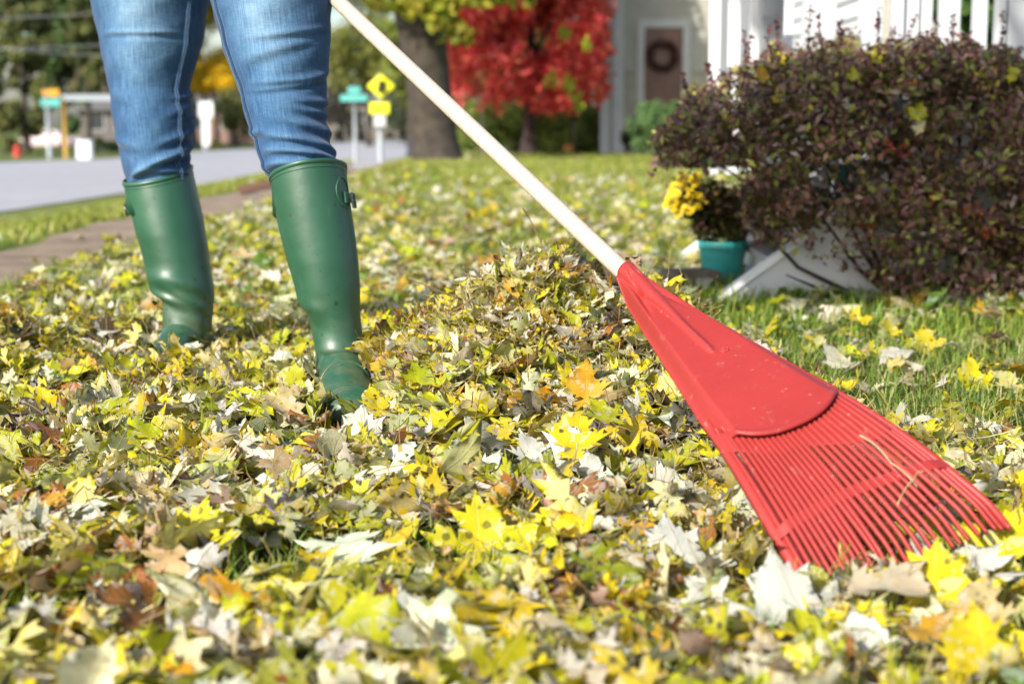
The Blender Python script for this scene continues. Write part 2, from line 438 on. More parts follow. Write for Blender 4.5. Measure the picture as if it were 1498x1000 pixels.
def deform(T, q):
    """q: dict of arrays (N): pos(N,3) size yaw pitch roll curl cdir fold rip ph"""
    V = T[0]; N = len(q['size'])
    x = V[None, :, 0]+0*q['size'][:, None]; y = V[None, :, 1]-.4+0*q['size'][:, None]; z = V[None, :, 2]+0*x
    g = lambda k: q[k][:, None]
    z = z + g('fold')*np.abs(x)*(1+.4*y)
    z = z + g('rip')*(np.sin(8*x+g('ph'))*np.cos(7*y+1.7*g('ph')) + .5*np.sin(15*y+3*g('ph')))
    c, s = np.cos(g('cdir')), np.sin(g('cdir'))
    p = x*c+y*s; r = -x*s+y*c; k = g('curl')+1e-4
    pb = np.sin(k*p)/k - z*np.sin(k*p); zb = (1-np.cos(k*p))/k + z*np.cos(k*p)
    k2 = -.35*k*np.sign(np.sin(g('ph')))
    zb = zb + k2*r*r*.5
    x, y, z = pb*c-r*s, pb*s+r*c, zb
    P = np.stack([x, y, z], -1)*q['size'][:, None, None]
    P = np.einsum('nij,nvj->nvi', rotm(q['yaw'], q['pitch'], q['roll']), P)
    return P + q['pos'][:, None, :]
def qrand(N, pos, size, tilt, curl, flip=.35):
    r = rng
    roll = r.normal(0, tilt, N) + np.where(r.random(N) < flip, PI, 0)
    return dict(pos=pos, size=size, yaw=r.uniform(0, 2*PI, N), pitch=r.normal(0, tilt, N), roll=roll,
                curl=np.abs(r.normal(0, curl, N))*np.sign(r.random(N)-.25), cdir=r.uniform(0, PI, N),
                fold=r.normal(.1, .25, N), rip=np.abs(r.normal(0, .05, N)), ph=r.uniform(0, 6.28, N))
def sub(q, m): return {k: v[m] for k, v in q.items()}
#        name        rgb                   alpha(spots)
PAL = {
 'yellow':       ((.62, .49, .008), .9), 'lemon yellow': ((.67, .58, .010), .7), 'yellow-green': ((.45, .45, .010), .9),
 'olive green':  ((.27, .29, .012), .7), 'green':        ((.10, .22, .025), .4), 'golden orange': ((.62, .33, .018), .6),
 'rusty brown':  ((.30, .11, .030), .2), 'tan':          ((.50, .38, .20), .4),  'grey-brown':    ((.20, .155, .115), .2),
 'pale cream':   ((.68, .63, .44), .4), 'silvery':      ((.66, .64, .58), .2), 'dark brown': ((.07, .045, .03), .0)}
PN = list(PAL)
def cols(N, wts):
    p = np.array([wts.get(k, 0) for k in PN], float); p /= p.sum()
    ci = rng.choice(len(PN), N, p=p)
    c = np.array([PAL[k][0]+(PAL[k][1],) for k in PN])[ci]
    c[:, :3] *= rng.uniform(.75, 1.18, (N, 1))*rng.uniform(.92, 1.08, (N, 3))
    return ci, np.clip(c, 0, .85)
W_NEAR = {'yellow': 24, 'lemon yellow': 8, 'yellow-green': 36, 'olive green': 10, 'green': .6, 'golden orange': 5, 'rusty brown': 5, 'tan': 4, 'grey-brown': 1.5, 'pale cream': 13, 'silvery': 15, 'dark brown': 5}
W_PILE = {'yellow': 21, 'lemon yellow': 7, 'yellow-green': 18, 'olive green': 8, 'green': 2, 'golden orange': 6, 'rusty brown': 6, 'tan': 18, 'grey-brown': 4, 'pale cream': 20, 'silvery': 16, 'dark brown': 5}
W_FAR = {'yellow': 12, 'lemon yellow': 8, 'yellow-green': 13, 'olive green': 10, 'green': 5, 'golden orange': 5, 'rusty brown': 3, 'tan': 12, 'grey-brown': 5, 'pale cream': 24, 'silvery': 12}

def pile_h(x, y):
    g = lambda cx, cy, sx, sy, h: h*np.exp(-((x-cx)**2/(2*sx*sx)+(y-cy)**2/(2*sy*sy)))
    f = np.maximum(g(.06, 2.62, .15, .19, .205), g(.17, 2.55, .13, .16, .17))
    f = np.maximum(f, g(-.05, 2.50, .15, .24, .13))
    f = np.maximum(f, g(.05, 2.2, .28, .2, .055))
    f = np.maximum(f, g(-1.02, 2.95, .16, .18, .055))      # low bank at the left edge
    return f
def lown(x, y, s, o=0):
    return .5+.25*(np.sin(x*s*1.3+o+1.7*np.sin(y*s*.9+o))+np.sin(y*s*1.7-o*2+1.3*np.sin(x*s*1.1)))
def density(P):
    px, py, _ = proj(P)
    x, y = P[:, 0], P[:, 1]
    d = np.ones(len(P))
    d = np.where((px > 1130) & (py > 425) & (py < 760) & (px > 1130+(py-560)*1.15), .035, d)
    d = np.where((px > 1030) & (py > 425) & (py <= 520), .06, d)
    d = np.where((px > 1180) & (py > 425) & (py < 475) & (rng.random(len(P)) < .5), .8, d)
    d = np.where((px > 1400) & (py > 810), .30, d)
    d = np.where(px > 1300, np.where((py > 670) & (py < 815), .85, d), d)
    g = lown(x, y, 7.)
    d = np.where((px < 1130) & (py > 440) & (g < .29) & (pile_h(x, y) < .05), d*.14, d)
    d = np.where(y > 5, d*(.62-.3*sm(py, 330, 300)), d)
    d = np.where(py < 290, .22, d); d = np.where(py < 264, .035, d); d = np.where(py < 246, .012, d)
    d = np.where(x < -1.40+.03*np.sin(y*5), .016, d)
    d = np.where(x < -3.6, 0, d)
    return d
def infr(P, m=60):
    px, py, z = proj(P)
    return (px > -m) & (px < 1498+m) & (py < 1000+m*1.5)
def scatter(y0, y1, dens):
    N = int((.37*(y1*y1-y0*y0)+.2*(y1-y0))*dens*1.0)
    y = np.sqrt(rng.uniform(y0*y0, y1*y1, N)); x = rng.uniform(-1, 1, N)*(.37*y+.1)
    P = np.stack([x, y, terr(x, y)], 1)
    return P[rng.random(N) < density(P)]
def litter_height(P, thick):
    N = len(P); h = rng.random(N)**.8*thick
    q = P-np.array([.14821, 1.93309, .27619]); u = q @ np.array([.40682, -.84394, -.34966]); l = q @ np.array([-.90431, -.31786, -.28494])
    h = h*np.where((u > .40) & (u < .82) & (np.abs(l) < .22), .3, 1.)
    P = P.copy(); P[:, 2] += h + pile_h(P[:, 0], P[:, 1]) + .006
    return P, h

tris = {'V': [], 'F': [], 'C': [], 'L': []}
def emit(store, T, q, col, off=None):
    P = deform(T, q); N, nv, _ = P.shape
    b = sum(len(v) for v in store['V'])
    store['V'].append(P.reshape(-1, 3))
    F = T[1][None]+(np.arange(N)*nv)[:, None, None]+b
    store['F'].append(F.reshape(-1, 3))
    store['C'].append(np.repeat(col, nv, 0))
    L = np.empty((N, nv, 3)); L[:, :, 0] = T[0][None, :, 0]; L[:, :, 1] = T[0][None, :, 1]; L[:, :, 2] = rng.random(N)[:, None]
    store['L'].append(L.reshape(-1, 3))
def flush(store, name, label, cat, kind='stuff'):
    V = np.concatenate(store['V']); F = np.concatenate(store['F'])
    o = rawmesh(name, V, F, m_leaf, None, True, {'lc': np.concatenate(store['C']), 'lp': np.concatenate(store['L'])})
    return tag(o, label, cat, kind=kind)
litter = {'V': [], 'F': [], 'C': [], 'L': []}; heap = {'V': [], 'F': [], 'C': [], 'L': []}

# near litter
P = scatter(1.02, 3.3, 1850); P, h = litter_height(P, .034)
size = rng.uniform(.032, .074, len(P)); size = np.where(rng.random(len(P)) < .15, size*1.2, size)
qn = qrand(len(P), P, size, .46, 1.7, .22)
ci, cc = cols(len(P), W_NEAR)
# push the leaves away from the boots and the rake's plate
BOOTS = np.array([(-.29, 2.47, .075), (-.262, 2.36, .06), (-.245, 2.27, .055), (-.238, 2.20, .055), (-.235, 2.14, .035), (-.63, 2.93, .07)])
def clear(P, size, rad=.0):
    k = np.ones(len(P), bool)
    for bx, by, br in BOOTS:
        k &= (P[:, 0]-bx)**2+(P[:, 1]-by)**2 > (br+rad)**2
    k &= (P[:, 0]-.62)**2+(P[:, 1]-4.25)**2 > .14**2
    k &= ~((P[:, 0] > .50) & (P[:, 0] < 1.3) & (P[:, 1] > 3.86) & (P[:, 1] < 4.02))
    # nothing pokes up through the rake's plate
    q = P-np.array([.14821, 1.93309, .27619]); u = q @ np.array([.40682, -.84394, -.34966]); l = q @ np.array([-.90431, -.31786, -.28494]); h_ = q @ np.array([-.12933, -.43212, .89249])
    k &= ~((u > -.03) & (u < .55) & (np.abs(l) < (.016+.20*u)*1.1+.01) & (h_ > np.where(u > .42, -.030, -.045)))
    return k
k = clear(P, size); qn, ci, cc, P, h, size = sub(qn, k), ci[k], cc[k], P[k], h[k], size[k]
px, py, zz = proj(P)
score = size/zz*(.45+h/.034)*np.where((px > 20) & (px < 1480) & (py < 985), 1, 0)
# rake footprint: leaves under it are not prominent
ind = np.argsort(-score)[:245]
isel = np.zeros(len(P), bool); isel[ind] = True
NEAR_IND = (sub(qn, isel), ci[isel], cc[isel])
rest = ~isel
tv = rng.integers(0, 4, len(P))
for t in range(4):
    m = rest & (tv == t)
    emit(litter, T_HI[t], sub(qn, m), cc[m])
# fine broken scraps between the leaves
P = scatter(1.02, 3.6, 2100); P, h = litter_height(P, .03); P = P[clear(P, 0)]
q = qrand(len(P), P, rng.uniform(.008, .028, len(P)), .6, 1.8, .4); ci, cc2 = cols(len(P), W_PILE)
emit(litter, T_LO[0], q, cc2)
# mid litter
P = scatter(3.3, 7.0, 640); P, h = litter_height(P, .035); P = P[clear(P, 0)]
q = qrand(len(P), P, rng.uniform(.03, .075, len(P)), .45, 1.2, .42); ci, cc2 = cols(len(P), {**W_NEAR, 'pale cream': 24, 'silvery': 10, 'lemon yellow': 6, 'yellow': 16, 'green': 8, 'olive green': 16, 'grey-brown': 5, 'dark brown': 1})
tv = rng.integers(0, 2, len(P))
for t in range(2): emit(litter, T_MD[t], sub(q, tv == t), cc2[tv == t])
# far litter
P = scatter(7.0, 22, 170); P, h = litter_height(P, .04)
q = qrand(len(P), P, rng.uniform(.04, .08, len(P)), .5, 1.0, .45); ci, cc2 = cols(len(P), W_FAR)
emit(litter, T_LO[0], q, cc2)
# heap
N = 2600
x = np.r_[rng.normal(.05, .2, N), rng.normal(.08, .17, N//2)]; y = np.r_[rng.normal(2.52, .2, N), rng.normal(2.5, .17, N//2)]
hh = pile_h(x, y); m = (hh > .035) & (y < 3.1); x, y, hh = x[m], y[m], hh[m]
P = np.stack([x, y, hh+rng.uniform(-.03, .022, len(x))], 1); P = P[clear(P, 0, .02)]
P = P[~((P[:, 0] < -.19) & (P[:, 1] < 2.75))] if False else P
q = qrand(len(P), P, rng.uniform(.035, .082, len(P)), .6, 1.7, .3); ci, cc2 = cols(len(P), W_PILE)
tv = rng.integers(0, 4, len(P))
for t in range(4): emit(heap, T_HI[t], sub(q, tv == t), cc2[tv == t])
P = np.stack([x, y, pile_h(x, y)+rng.uniform(-.01, .02, len(x))], 1); P = P[clear(P, 0, .02)]
q = qrand(len(P), P, rng.uniform(.01, .03, len(P)), .9, 2.0, .4); ci, cc2 = cols(len(P), W_PILE)
emit(heap, T_LO[0], q, cc2)
flush(litter, 'fallen_leaves', 'carpet of fallen yellow, white and brown maple leaves covering the lawn', 'leaves')
flush(heap, 'leaf_heap', 'low heap of raked maple leaves and dry stems between boots and rake', 'leaf heap')

# ---- single leaves: each its own thing (blade, stalk)
def one_leaf(q, col, T, label, group=None, cat='leaf'):
    P = deform(T, q)[0]; V, F, nb, nf = T
    e = empty('maple_leaf', q['pos'][0], label, cat, group)
    L = np.stack([V[:, 0], V[:, 1], np.full(len(V), rng.random())], 1)
    C = np.repeat(col[None], len(V), 0)
    rawmesh('blade', P[:nb], F[:nf], m_leaf, e, True, {'lc': C[:nb], 'lp': L[:nb]})
    rawmesh('stalk', P[nb:], F[nf:]-nb, m_leaf, e, True, {'lc': C[nb:], 'lp': L[nb:]})
    return e
qn, ci, cc = NEAR_IND
for i in range(len(ci)):
    qi = {k: v[i:i+1] for k, v in qn.items()}
    px, py, _ = proj(qi['pos'][0])
    up = np.cos(qi['roll'][0]) < 0
    if py > 850: zn = 'near the bottom edge, '+('left corner' if px < 400 else 'middle' if px < 950 else 'right side')
    elif px > 1000: zn = 'beside the red rake'
    elif py > 640: zn = 'in the litter '+('at left, in front of the boots' if px < 480 else 'in front of the heap')
    elif px < 260: zn = 'left of the green boots'
    elif px < 560: zn = 'between and around the green boots'
    else: zn = 'on the foot of the leaf heap'
    nm = PN[ci[i]]
    lab = ('pale-backed upturned ' if up else '')+nm+' maple leaf '+zn
    grp = ('upturned ' if up else '')+nm+' maple leaves '+zn
    one_leaf(qi, cc[i], T_HI[rng.integers(0, 4)], lab, grp)
# hero leaves copied from the photograph: px, py, size, yaw(deg, 0 = tip away), pitch(deg), white side up, colour, curl, z lift, label
HER = [
 (535, 640, .085, 10, 48, 1, 'silvery', .5, .03, 'large white star-shaped maple leaf standing just below the right boot toe'),
 (590, 690, .080, 190, -20, 1, 'silvery', 1.3, .035, 'white drooping maple leaf below the large white star-shaped one'),
 (372, 672, .075, 20, 35, 1, 'silvery', 1., .03, 'white crumpled maple leaf in front of the gap between the boots'),
 (400, 735, .080, 170, -15, 1, 'silvery', 1.1, .025, 'white maple leaf with spread drooping lobes left of centre'),
 (505, 735, .070, 60, 10, 1, 'silvery', .7, .02, 'small white maple leaf left of the drooping white leaves'),
 (690, 690, .075, -60, 25, 1, 'silvery', .8, .03, 'white maple leaf lying left of the yellow leaf before the heap'),
 (775, 660, .050, 30, 45, 1, 'silvery', .6, .035, 'small white notched leaf in front of the heap foot'),
 (820, 665, .075, 5, 55, 1, 'silvery', .9, .035, 'tall white forked maple leaf standing in front of the heap'),
 (810, 740, .080, 150, -25, 1, 'silvery', 1.1, .025, 'white maple leaf with drooping tips under the tall forked one'),
 (972, 722, .062, 15, 50, 1, 'silvery', .9, .03, 'narrow white leaf standing left of the rake edge'),
 (1000, 815, .092, 20, 40, 1, 'silvery', .5, .03, 'big bright white maple leaf left of the rake corner'),
 (1165, 880, .095, 25, 38, 1, 'silvery', .8, .035, 'big white leaf in front of the rake corner tip'),
 (1060, 885, .080, 50, 10, 1, 'silvery', .8, .02, 'white leaf pointing right below the big bright white one'),
 (1010, 965, .085, -75, 10, 1, 'silvery', .6, .02, 'flat white leaf at the bottom edge under the rake corner'),
 (1258, 940, .055, 0, 35, 1, 'silvery', .5, .025, 'small bright white leaf at the bottom right among brown ones'),
 (1410, 830, .095, -60, 15, 1, 'silvery', .8, .035, 'long white leaf lying over the right rake tips'),
 (1480, 720, .070, 10, 30, 1, 'silvery', .7, .03, 'white leaf at the right picture edge beyond the rake tips'),
 (1225, 530, .075, 40, 25, 1, 'pale cream', 1.9, .03, 'crumpled white leaf lying on the green grass behind the rake'),
 (640, 515, .062, 20, 60, 1, 'silvery', .5, .05, 'white leaf upright on the left slope of the heap'),
 (748, 478, .055, -60, 45, 1, 'silvery', .8, .02, 'white curled leaf near the top of the heap'),
 (600, 555, .060, 160, -10, 1, 'silvery', .9, .05, 'white leaf on the heap right of the boot toe'),
 (320, 548, .050, 35, 60, 1, 'pale cream', .8, .035, 'white leaf standing between the two boots'),
 (345, 565, .060, 110, 10, 1, 'silvery', 1., .02, 'flat white leaf below the one between the boots'),
 (355, 520, .045, 200, 0, 1, 'silvery', .7, .02, 'grey-white leaf right of the left boot'),
 (140, 490, .075, 120, -10, 1, 'silvery', .8, .03, 'grey-white leaf left of the left boot'),
 (15, 505, .070, 80, 20, 1, 'silvery', .6, .03, 'white leaf at the left edge behind'),
 (50, 790, .085, 5, 62, 1, 'pale cream', 1.6, .03, 'folded white leaf standing at the left side'),
 (145, 775, .045, 20, 50, 1, 'silvery', .6, .03, 'small white two-pointed leaf standing at left'),
 (90, 725, .050, 100, 5, 1, 'silvery', .6, .02, 'white triangular leaf at left'),
 (210, 865, .085, 95, 0, 1, 'silvery', 1., .03, 'long flat white leaf in the left foreground'),
 (370, 870, .070, -80, 12, 1, 'pale cream', 1.2, .03, 'plump white leaf lying sideways in the foreground'),
 (440, 945, .075, 60, 25, 1, 'silvery', .7, .03, 'white leaf with yellow neighbour at the bottom edge'),
 (610, 905, .060, 30, 20, 1, 'silvery', 1., .03, 'whitish leaf in the middle foreground'),
 (850, 975, .060, 140, 0, 1, 'silvery', .8, .02, 'small grey-white leaf at the bottom edge middle'),
 (700, 785, .080, 10, 55, 0, 'lemon yellow', .5, .03, 'bright yellow maple leaf standing before the heap, tar spots at its base'),
 (845, 640, .068, -10, 40, 0, 'yellow', .6, .05, 'broad yellow maple leaf on the heap foot near the rake'),
 (858, 565, .055, 0, 75, 0, 'golden orange', 1.2, .06, 'orange curled leaf standing on the heap beside the rake'),
 (765, 405, .036, 0, 60, 0, 'yellow-green', .3, .02, 'small yellow-green leaf crowning the top of the heap'),
 (430, 570, .070, 0, 70, 0, 'yellow-green', .4, .03, 'pale yellow-green leaf standing left of the right boot toe'),
 (285, 497, .085, 100, 25, 0, 'yellow-green', .7, .05, 'yellow-green leaf lying across the left boot toe, with black spots'),
 (550, 590, .045, 30, 45, 0, 'yellow', .4, .03, 'yellow leaf right of the right boot toe'),
 (180, 525, .04, 100, 20, 0, 'golden orange', .6, .03, 'small orange leaf left of the left boot toe'),
 (128, 540, .045, 0, 65, 0, 'golden orange', .5, .03, 'orange-yellow leaf standing left of the boots'),
 (235, 710, .070, 80, 15, 0, 'yellow', .7, .03, 'yellow leaf with raised edge at left centre'),
 (280, 790, .085, -20, 45, 0, 'lemon yellow', .5, .03, 'yellow leaf with many black tar spots, left foreground'),
 (320, 930, .090, 120, 18, 0, 'yellow', .9, .03, 'golden yellow pointed leaf in the left foreground'),
 (45, 740, .065, 80, 10, 0, 'yellow-green', .5, .03, 'bright yellow-green leaf at the left edge'),
 (915, 790, .070, -80, 15, 0, 'golden orange', .8, .03, 'golden orange leaf left of the rake edge'),
 (880, 605, .05, 40, 30, 0, 'yellow-green', .5, .05, 'yellow-green leaf between the heap and the rake'),
 (1365, 855, .080, -20, 40, 0, 'lemon yellow', .5, .04, 'bright yellow spotted leaf leaning on the front rake tips'),
 (1470, 790, .080, -40, 40, 0, 'lemon yellow', .5, .04, 'yellow leaf with black spots at the right edge by the rake tips'),
 (1425, 555, .070, 10, 65, 0, 'lemon yellow', .5, .02, 'bright yellow leaf standing alone in the green grass at right'),
 (1350, 500, .060, 0, 70, 0, 'yellow', 1., .03, 'wilted yellow leaf on its stalk in the grass behind the rake'),
 (1470, 495, .085, 80, 25, 1, 'tan', .8, .03, 'tan maple leaf at the right edge under the bush'),
 (1260, 565, .04, 60, 30, 1, 'tan', .6, .02, 'small tan leaf in the grass beside the rake'),
 (1330, 560, .045, 100, 10, 1, 'tan', .6, .02, 'cream leaf lying in the grass left of the lone yellow leaf'),
 (1380, 925, .065, -70, 8, 0, 'golden orange', 1.1, .035, 'orange-brown oval leaf at the lower right'),
 (1440, 965, .075, 0, 45, 0, 'yellow', .5, .03, 'yellow leaf at the bottom right corner'),
 (1290, 855, .080, -60, 10, 1, 'tan', 1.4, .045, 'long dry tan leaf lying over the middle rake tips'),
 (1440, 895, .050, -20, 60, 0, 'tan', 1.2, .035, 'pointed tan leaf standing at the lower right'),
 (40, 660, .055, 80, 10, 0, 'rusty brown', .8, .03, 'rusty brown leaf at the left edge'),
 (690, 720, .050, 90, 10, 0, 'rusty brown', .8, .02, 'rusty orange leaf between white leaves before the heap'),
 (90, 965, .05, 0, 40, 0, 'tan', .8, .02, 'tan leaf in the bottom left corner'),
 (1190, 500, .05, 60, 20, 0, 'yellow', .9, .03, 'small yellow leaf in the grass right behind the rake'),
]
for (hx, hy, sz, yaw, pit, wh, nm, cu, dz, lab) in HER:
    p = gpx(hx, hy)
    for _ in range(3):       # lift onto the litter surface
        z0 = float(pile_h(p[0], p[1]))+dz
        p = gpx(hx, hy, z0)
    if hy < 420 or 'heap' in lab and hy < 560: p = unp(hx, hy, 2.5 if hy > 420 else 2.6)
    q = dict(pos=p[None], size=np.array([sz]), yaw=np.array([math.radians(yaw)]), pitch=np.array([math.radians(pit if not wh else pit)]),
             roll=np.array([PI if wh else 0.]), curl=np.array([cu*(-1 if wh else 1)*.8]), cdir=np.array([rng.uniform(0, PI)]), fold=np.array([.12]),
             rip=np.array([.03]), ph=np.array([rng.uniform(0, 6)]))
    c = np.array(PAL[nm][0]+(PAL[nm][1],))
    if wh and nm == 'silvery': c = np.array((.70, .69, .64, .1))
    one_leaf(q, c, T_HI[rng.integers(1, 3)], lab)

# ------------------------------------------------------------------ grass
def blades(N, P, hgt, wid, cset, lean=.5, seg=3):
    yaw = rng.uniform(0, 2*PI, N); ln = np.abs(rng.normal(0, lean, N))+.1
    d = np.stack([np.cos(yaw), np.sin(yaw), 0*yaw], 1); wv = np.stack([-np.sin(yaw+rng.normal(0, .5, N)), np.cos(yaw), 0*yaw], 1)
    V = np.empty((N, 2*seg+1, 3))
    for i in range(seg):
        t = i/seg
        c = P + d*(hgt*ln*t*t)[:, None] + np.array([0, 0, 1])*(hgt*(t-.25*ln*t*t))[:, None]
        V[:, 2*i] = c - wv*(wid*(1-t*.6))[:, None]*.5; V[:, 2*i+1] = c + wv*(wid*(1-t*.6))[:, None]*.5
    V[:, -1] = P + d*(hgt*ln)[:, None] + np.array([0, 0, 1])*(hgt*(1-.25*ln))[:, None]
    f = []
    for i in range(seg-1): f += [(2*i, 2*i+1, 2*i+3), (2*i, 2*i+3, 2*i+2)]
    f.append((2*seg-2, 2*seg-1, 2*seg))
    F = (np.array(f)[None]+(np.arange(N)*(2*seg+1))[:, None, None]).reshape(-1, 3)
    c = np.array(cset)[rng.integers(0, len(cset), N)]*rng.uniform(.7, 1.2, (N, 1))
    C = np.repeat(np.c_[c, np.ones(N)], 2*seg+1, 0)
    return V.reshape(-1, 3), F, C
GR = [(.12, .23, .025), (.16, .28, .035), (.22, .32, .045), (.28, .36, .07), (.09, .17, .02), (.40, .42, .12), (.52, .46, .22)]
GRF = [(.24, .29, .04), (.33, .35, .06), (.19, .26, .035), (.42, .39, .13)]
parts = []
def grass_pts(y0, y1, dens, boost):
    N = int(.37*(y1*y1-y0*y0)*dens); y = np.sqrt(rng.uniform(y0*y0, y1*y1, N)); x = rng.uniform(-1, 1, N)*(.38*y+.12)
    P = np.stack([x, y, terr(x, y)], 1); d = density(P)
    k = (rng.random(N) < np.where(d < .5, 1., boost)) & ~((x < -1.42) & (x > -2.14)) & (pile_h(x, y) < .03)
    return P[k]
P = grass_pts(1.02, 3.2, 9500, .55); parts.append(blades(len(P), P, rng.uniform(.02, .055, len(P)), rng.uniform(.0014, .003, len(P)), GR, .8))
P = grass_pts(3.2, 6.5, 4200, .8); parts.append(blades(len(P), P, rng.uniform(.03, .075, len(P)), rng.uniform(.003, .006, len(P)), GR[:4]+GRF[:2], .6, 2))
P = grass_pts(6.5, 22, 600, .9); P = P[terr(P[:, 0], P[:, 1]) > -.29]
parts.append(blades(len(P), P, rng.uniform(.03, .07, len(P)), rng.uniform(.008, .02, len(P)), GRF, .6, 2))
off = 0; VV = []; FF = []; CC = []
for v, f, c in parts: VV.append(v); FF.append(f+off); CC.append(c); off += len(v)
tag(rawmesh('grass', np.concatenate(VV), np.concatenate(FF), m_grass, None, True, {'lc': np.concatenate(CC)}),
    'short green grass growing up through the fallen leaves', 'grass', kind='stuff')
# loose stalks and dry straw: uncountable debris
def straws(N, P, ln, r, tilt, cset):
    yaw = rng.uniform(0, 2*PI, N); pt = rng.normal(0, tilt, N); bend = rng.normal(0, .35, N)
    d = np.stack([np.cos(yaw)*np.cos(pt), np.sin(yaw)*np.cos(pt), np.sin(pt)], 1)
    s = np.stack([-np.sin(yaw), np.cos(yaw), 0*yaw], 1); u = np.cross(d, s)
    ts = np.linspace(-.5, .5, 6); V = np.empty((N, 18, 3))
    for j, t in enumerate(ts):
        c = P + d*(ln*t)[:, None] + s*(ln*bend*(t*t-.1))[:, None] + u*(ln*bend*.5*t*t)[:, None]
        for k in range(3):
            V[:, j*3+k] = c + (s*math.cos(2.1*k)+u*math.sin(2.1*k))*r[:, None]
    f = []
    for j in range(5):
        for k in range(3): f += [(j*3+k, j*3+(k+1) % 3, j*3+3+(k+1) % 3), (j*3+k, j*3+3+(k+1) % 3, j*3+3+k)]
    F = (np.array(f)[None]+(np.arange(N)*18)[:, None, None]).reshape(-1, 3)
    c = np.array(cset)[rng.integers(0, len(cset), N)]*rng.uniform(.7, 1.2, (N, 1))
    return V.reshape(-1, 3), F, np.repeat(np.c_[c, np.ones(N)], 18, 0)
DRY = [(.60, .50, .28), (.55, .42, .22), (.36, .26, .14), (.62, .52, .24)]
P = scatter(1.02, 3.3, 90); P, h = litter_height(P, .02); P[:, 2] += .018; P = P[clear(P, 0, .01)]
a = straws(len(P), P, rng.uniform(.03, .09, len(P)), rng.uniform(.0006, .0011, len(P)), .3, DRY)
x = rng.normal(.07, .17, 330); y = rng.normal(2.54, .15, 330)
P = np.stack([x, y, pile_h(x, y)+rng.uniform(.005, .03, 330)], 1); P = P[clear(P, 0, .03)]
b = straws(len(P), P, rng.uniform(.05, .13, len(P)), rng.uniform(.0007, .0013, len(P)), .5, DRY)
tag(rawmesh('dry_stalks', np.r_[a[0], b[0]], np.r_[a[1], b[1]+len(a[0])], m_dry, None, True, {'lc': np.r_[a[2], b[2]]}),
    'loose dry leaf stalks and straw strewn through the fallen leaves', 'stalks', kind='stuff')
m_dry_stem = plain('dry stem', (.46, .36, .20), .8, .25, 60)
TW = [((765, 305), (830, 420), (885, 560), 'thin brown twig sticking highest out of the heap, leaning left'),
      ((595, 408), (690, 440), (800, 490), 'long dark twig leaning left out of the heap'),
      ((615, 430), (720, 455), (800, 475), 'pale straw-coloured twig just under the long dark twig'),
      ((705, 370), (760, 395), (800, 440), 'short reddish twig above the left shoulder of the heap'),
      ((800, 375), (850, 400), (875, 440), 'curved dark twig arching right over the heap'),
      ((545, 520), (630, 480), (700, 430), 'long thin stem rising from the boot toe to the heap top'),
      ((760, 600), (830, 565), (905, 560), 'pale bent stem across the middle of the heap')]
def rakeP(u, s, w_): 
    A_ = np.array([.40682, -.84394, -.34966]); return np.array([.14821, 1.93309, .27619])+A_*u+np.array([-.90431, -.31786, -.28494])*s*(.016+.19*u)+np.array([-.12933, -.43212, .89249])*w_
for pp_, lab in (([(.44, -.50, .004), (.50, -.42, .008), (.56, -.33, .012)], 'straight pale stem lying over the right tines of the rake'),
                 ([(.53, -.28, -.02), (.545, -.34, .02), (.565, -.30, .045)], 'short brown stem sticking up through the rake tips')):
    pp2 = [rakeP(*q_) for q_ in pp_]; pts = []
    for i_ in range(len(pp2)-1):
        for t in np.linspace(0, 1, 6, endpoint=False): pts.append(pp2[i_]*(1-t)+pp2[i_+1]*t+np.array([0, 0, .004*math.sin(t*3.1)]))
    tag(MB().tube(pts, .0008, 6).build('dry_stem', m_dry_stem, loc=pts[0], smooth=True), lab, 'stem', 'dry stems caught on the rake')
for a, b, c, lab in TW:
    pts = []
    for t in np.linspace(0, 1, 12):
        q = (1-t)**2*np.array(a)+2*t*(1-t)*np.array(b)+t*t*np.array(c)
        pts.append(unp(q[0]+1.5*math.sin(t*17), q[1], 2.44 if a[1] > 500 else 2.56))
    tag(MB().tube(pts, list(np.linspace(.0009, .0016, 12)), 5).build('twig', plain('twig bark', (.20, .12, .06) if 'pale' not in lab else (.5, .4, .22), .8), loc=pts[0], smooth=True), lab, 'twig', 'twigs sticking out of the leaf heap')

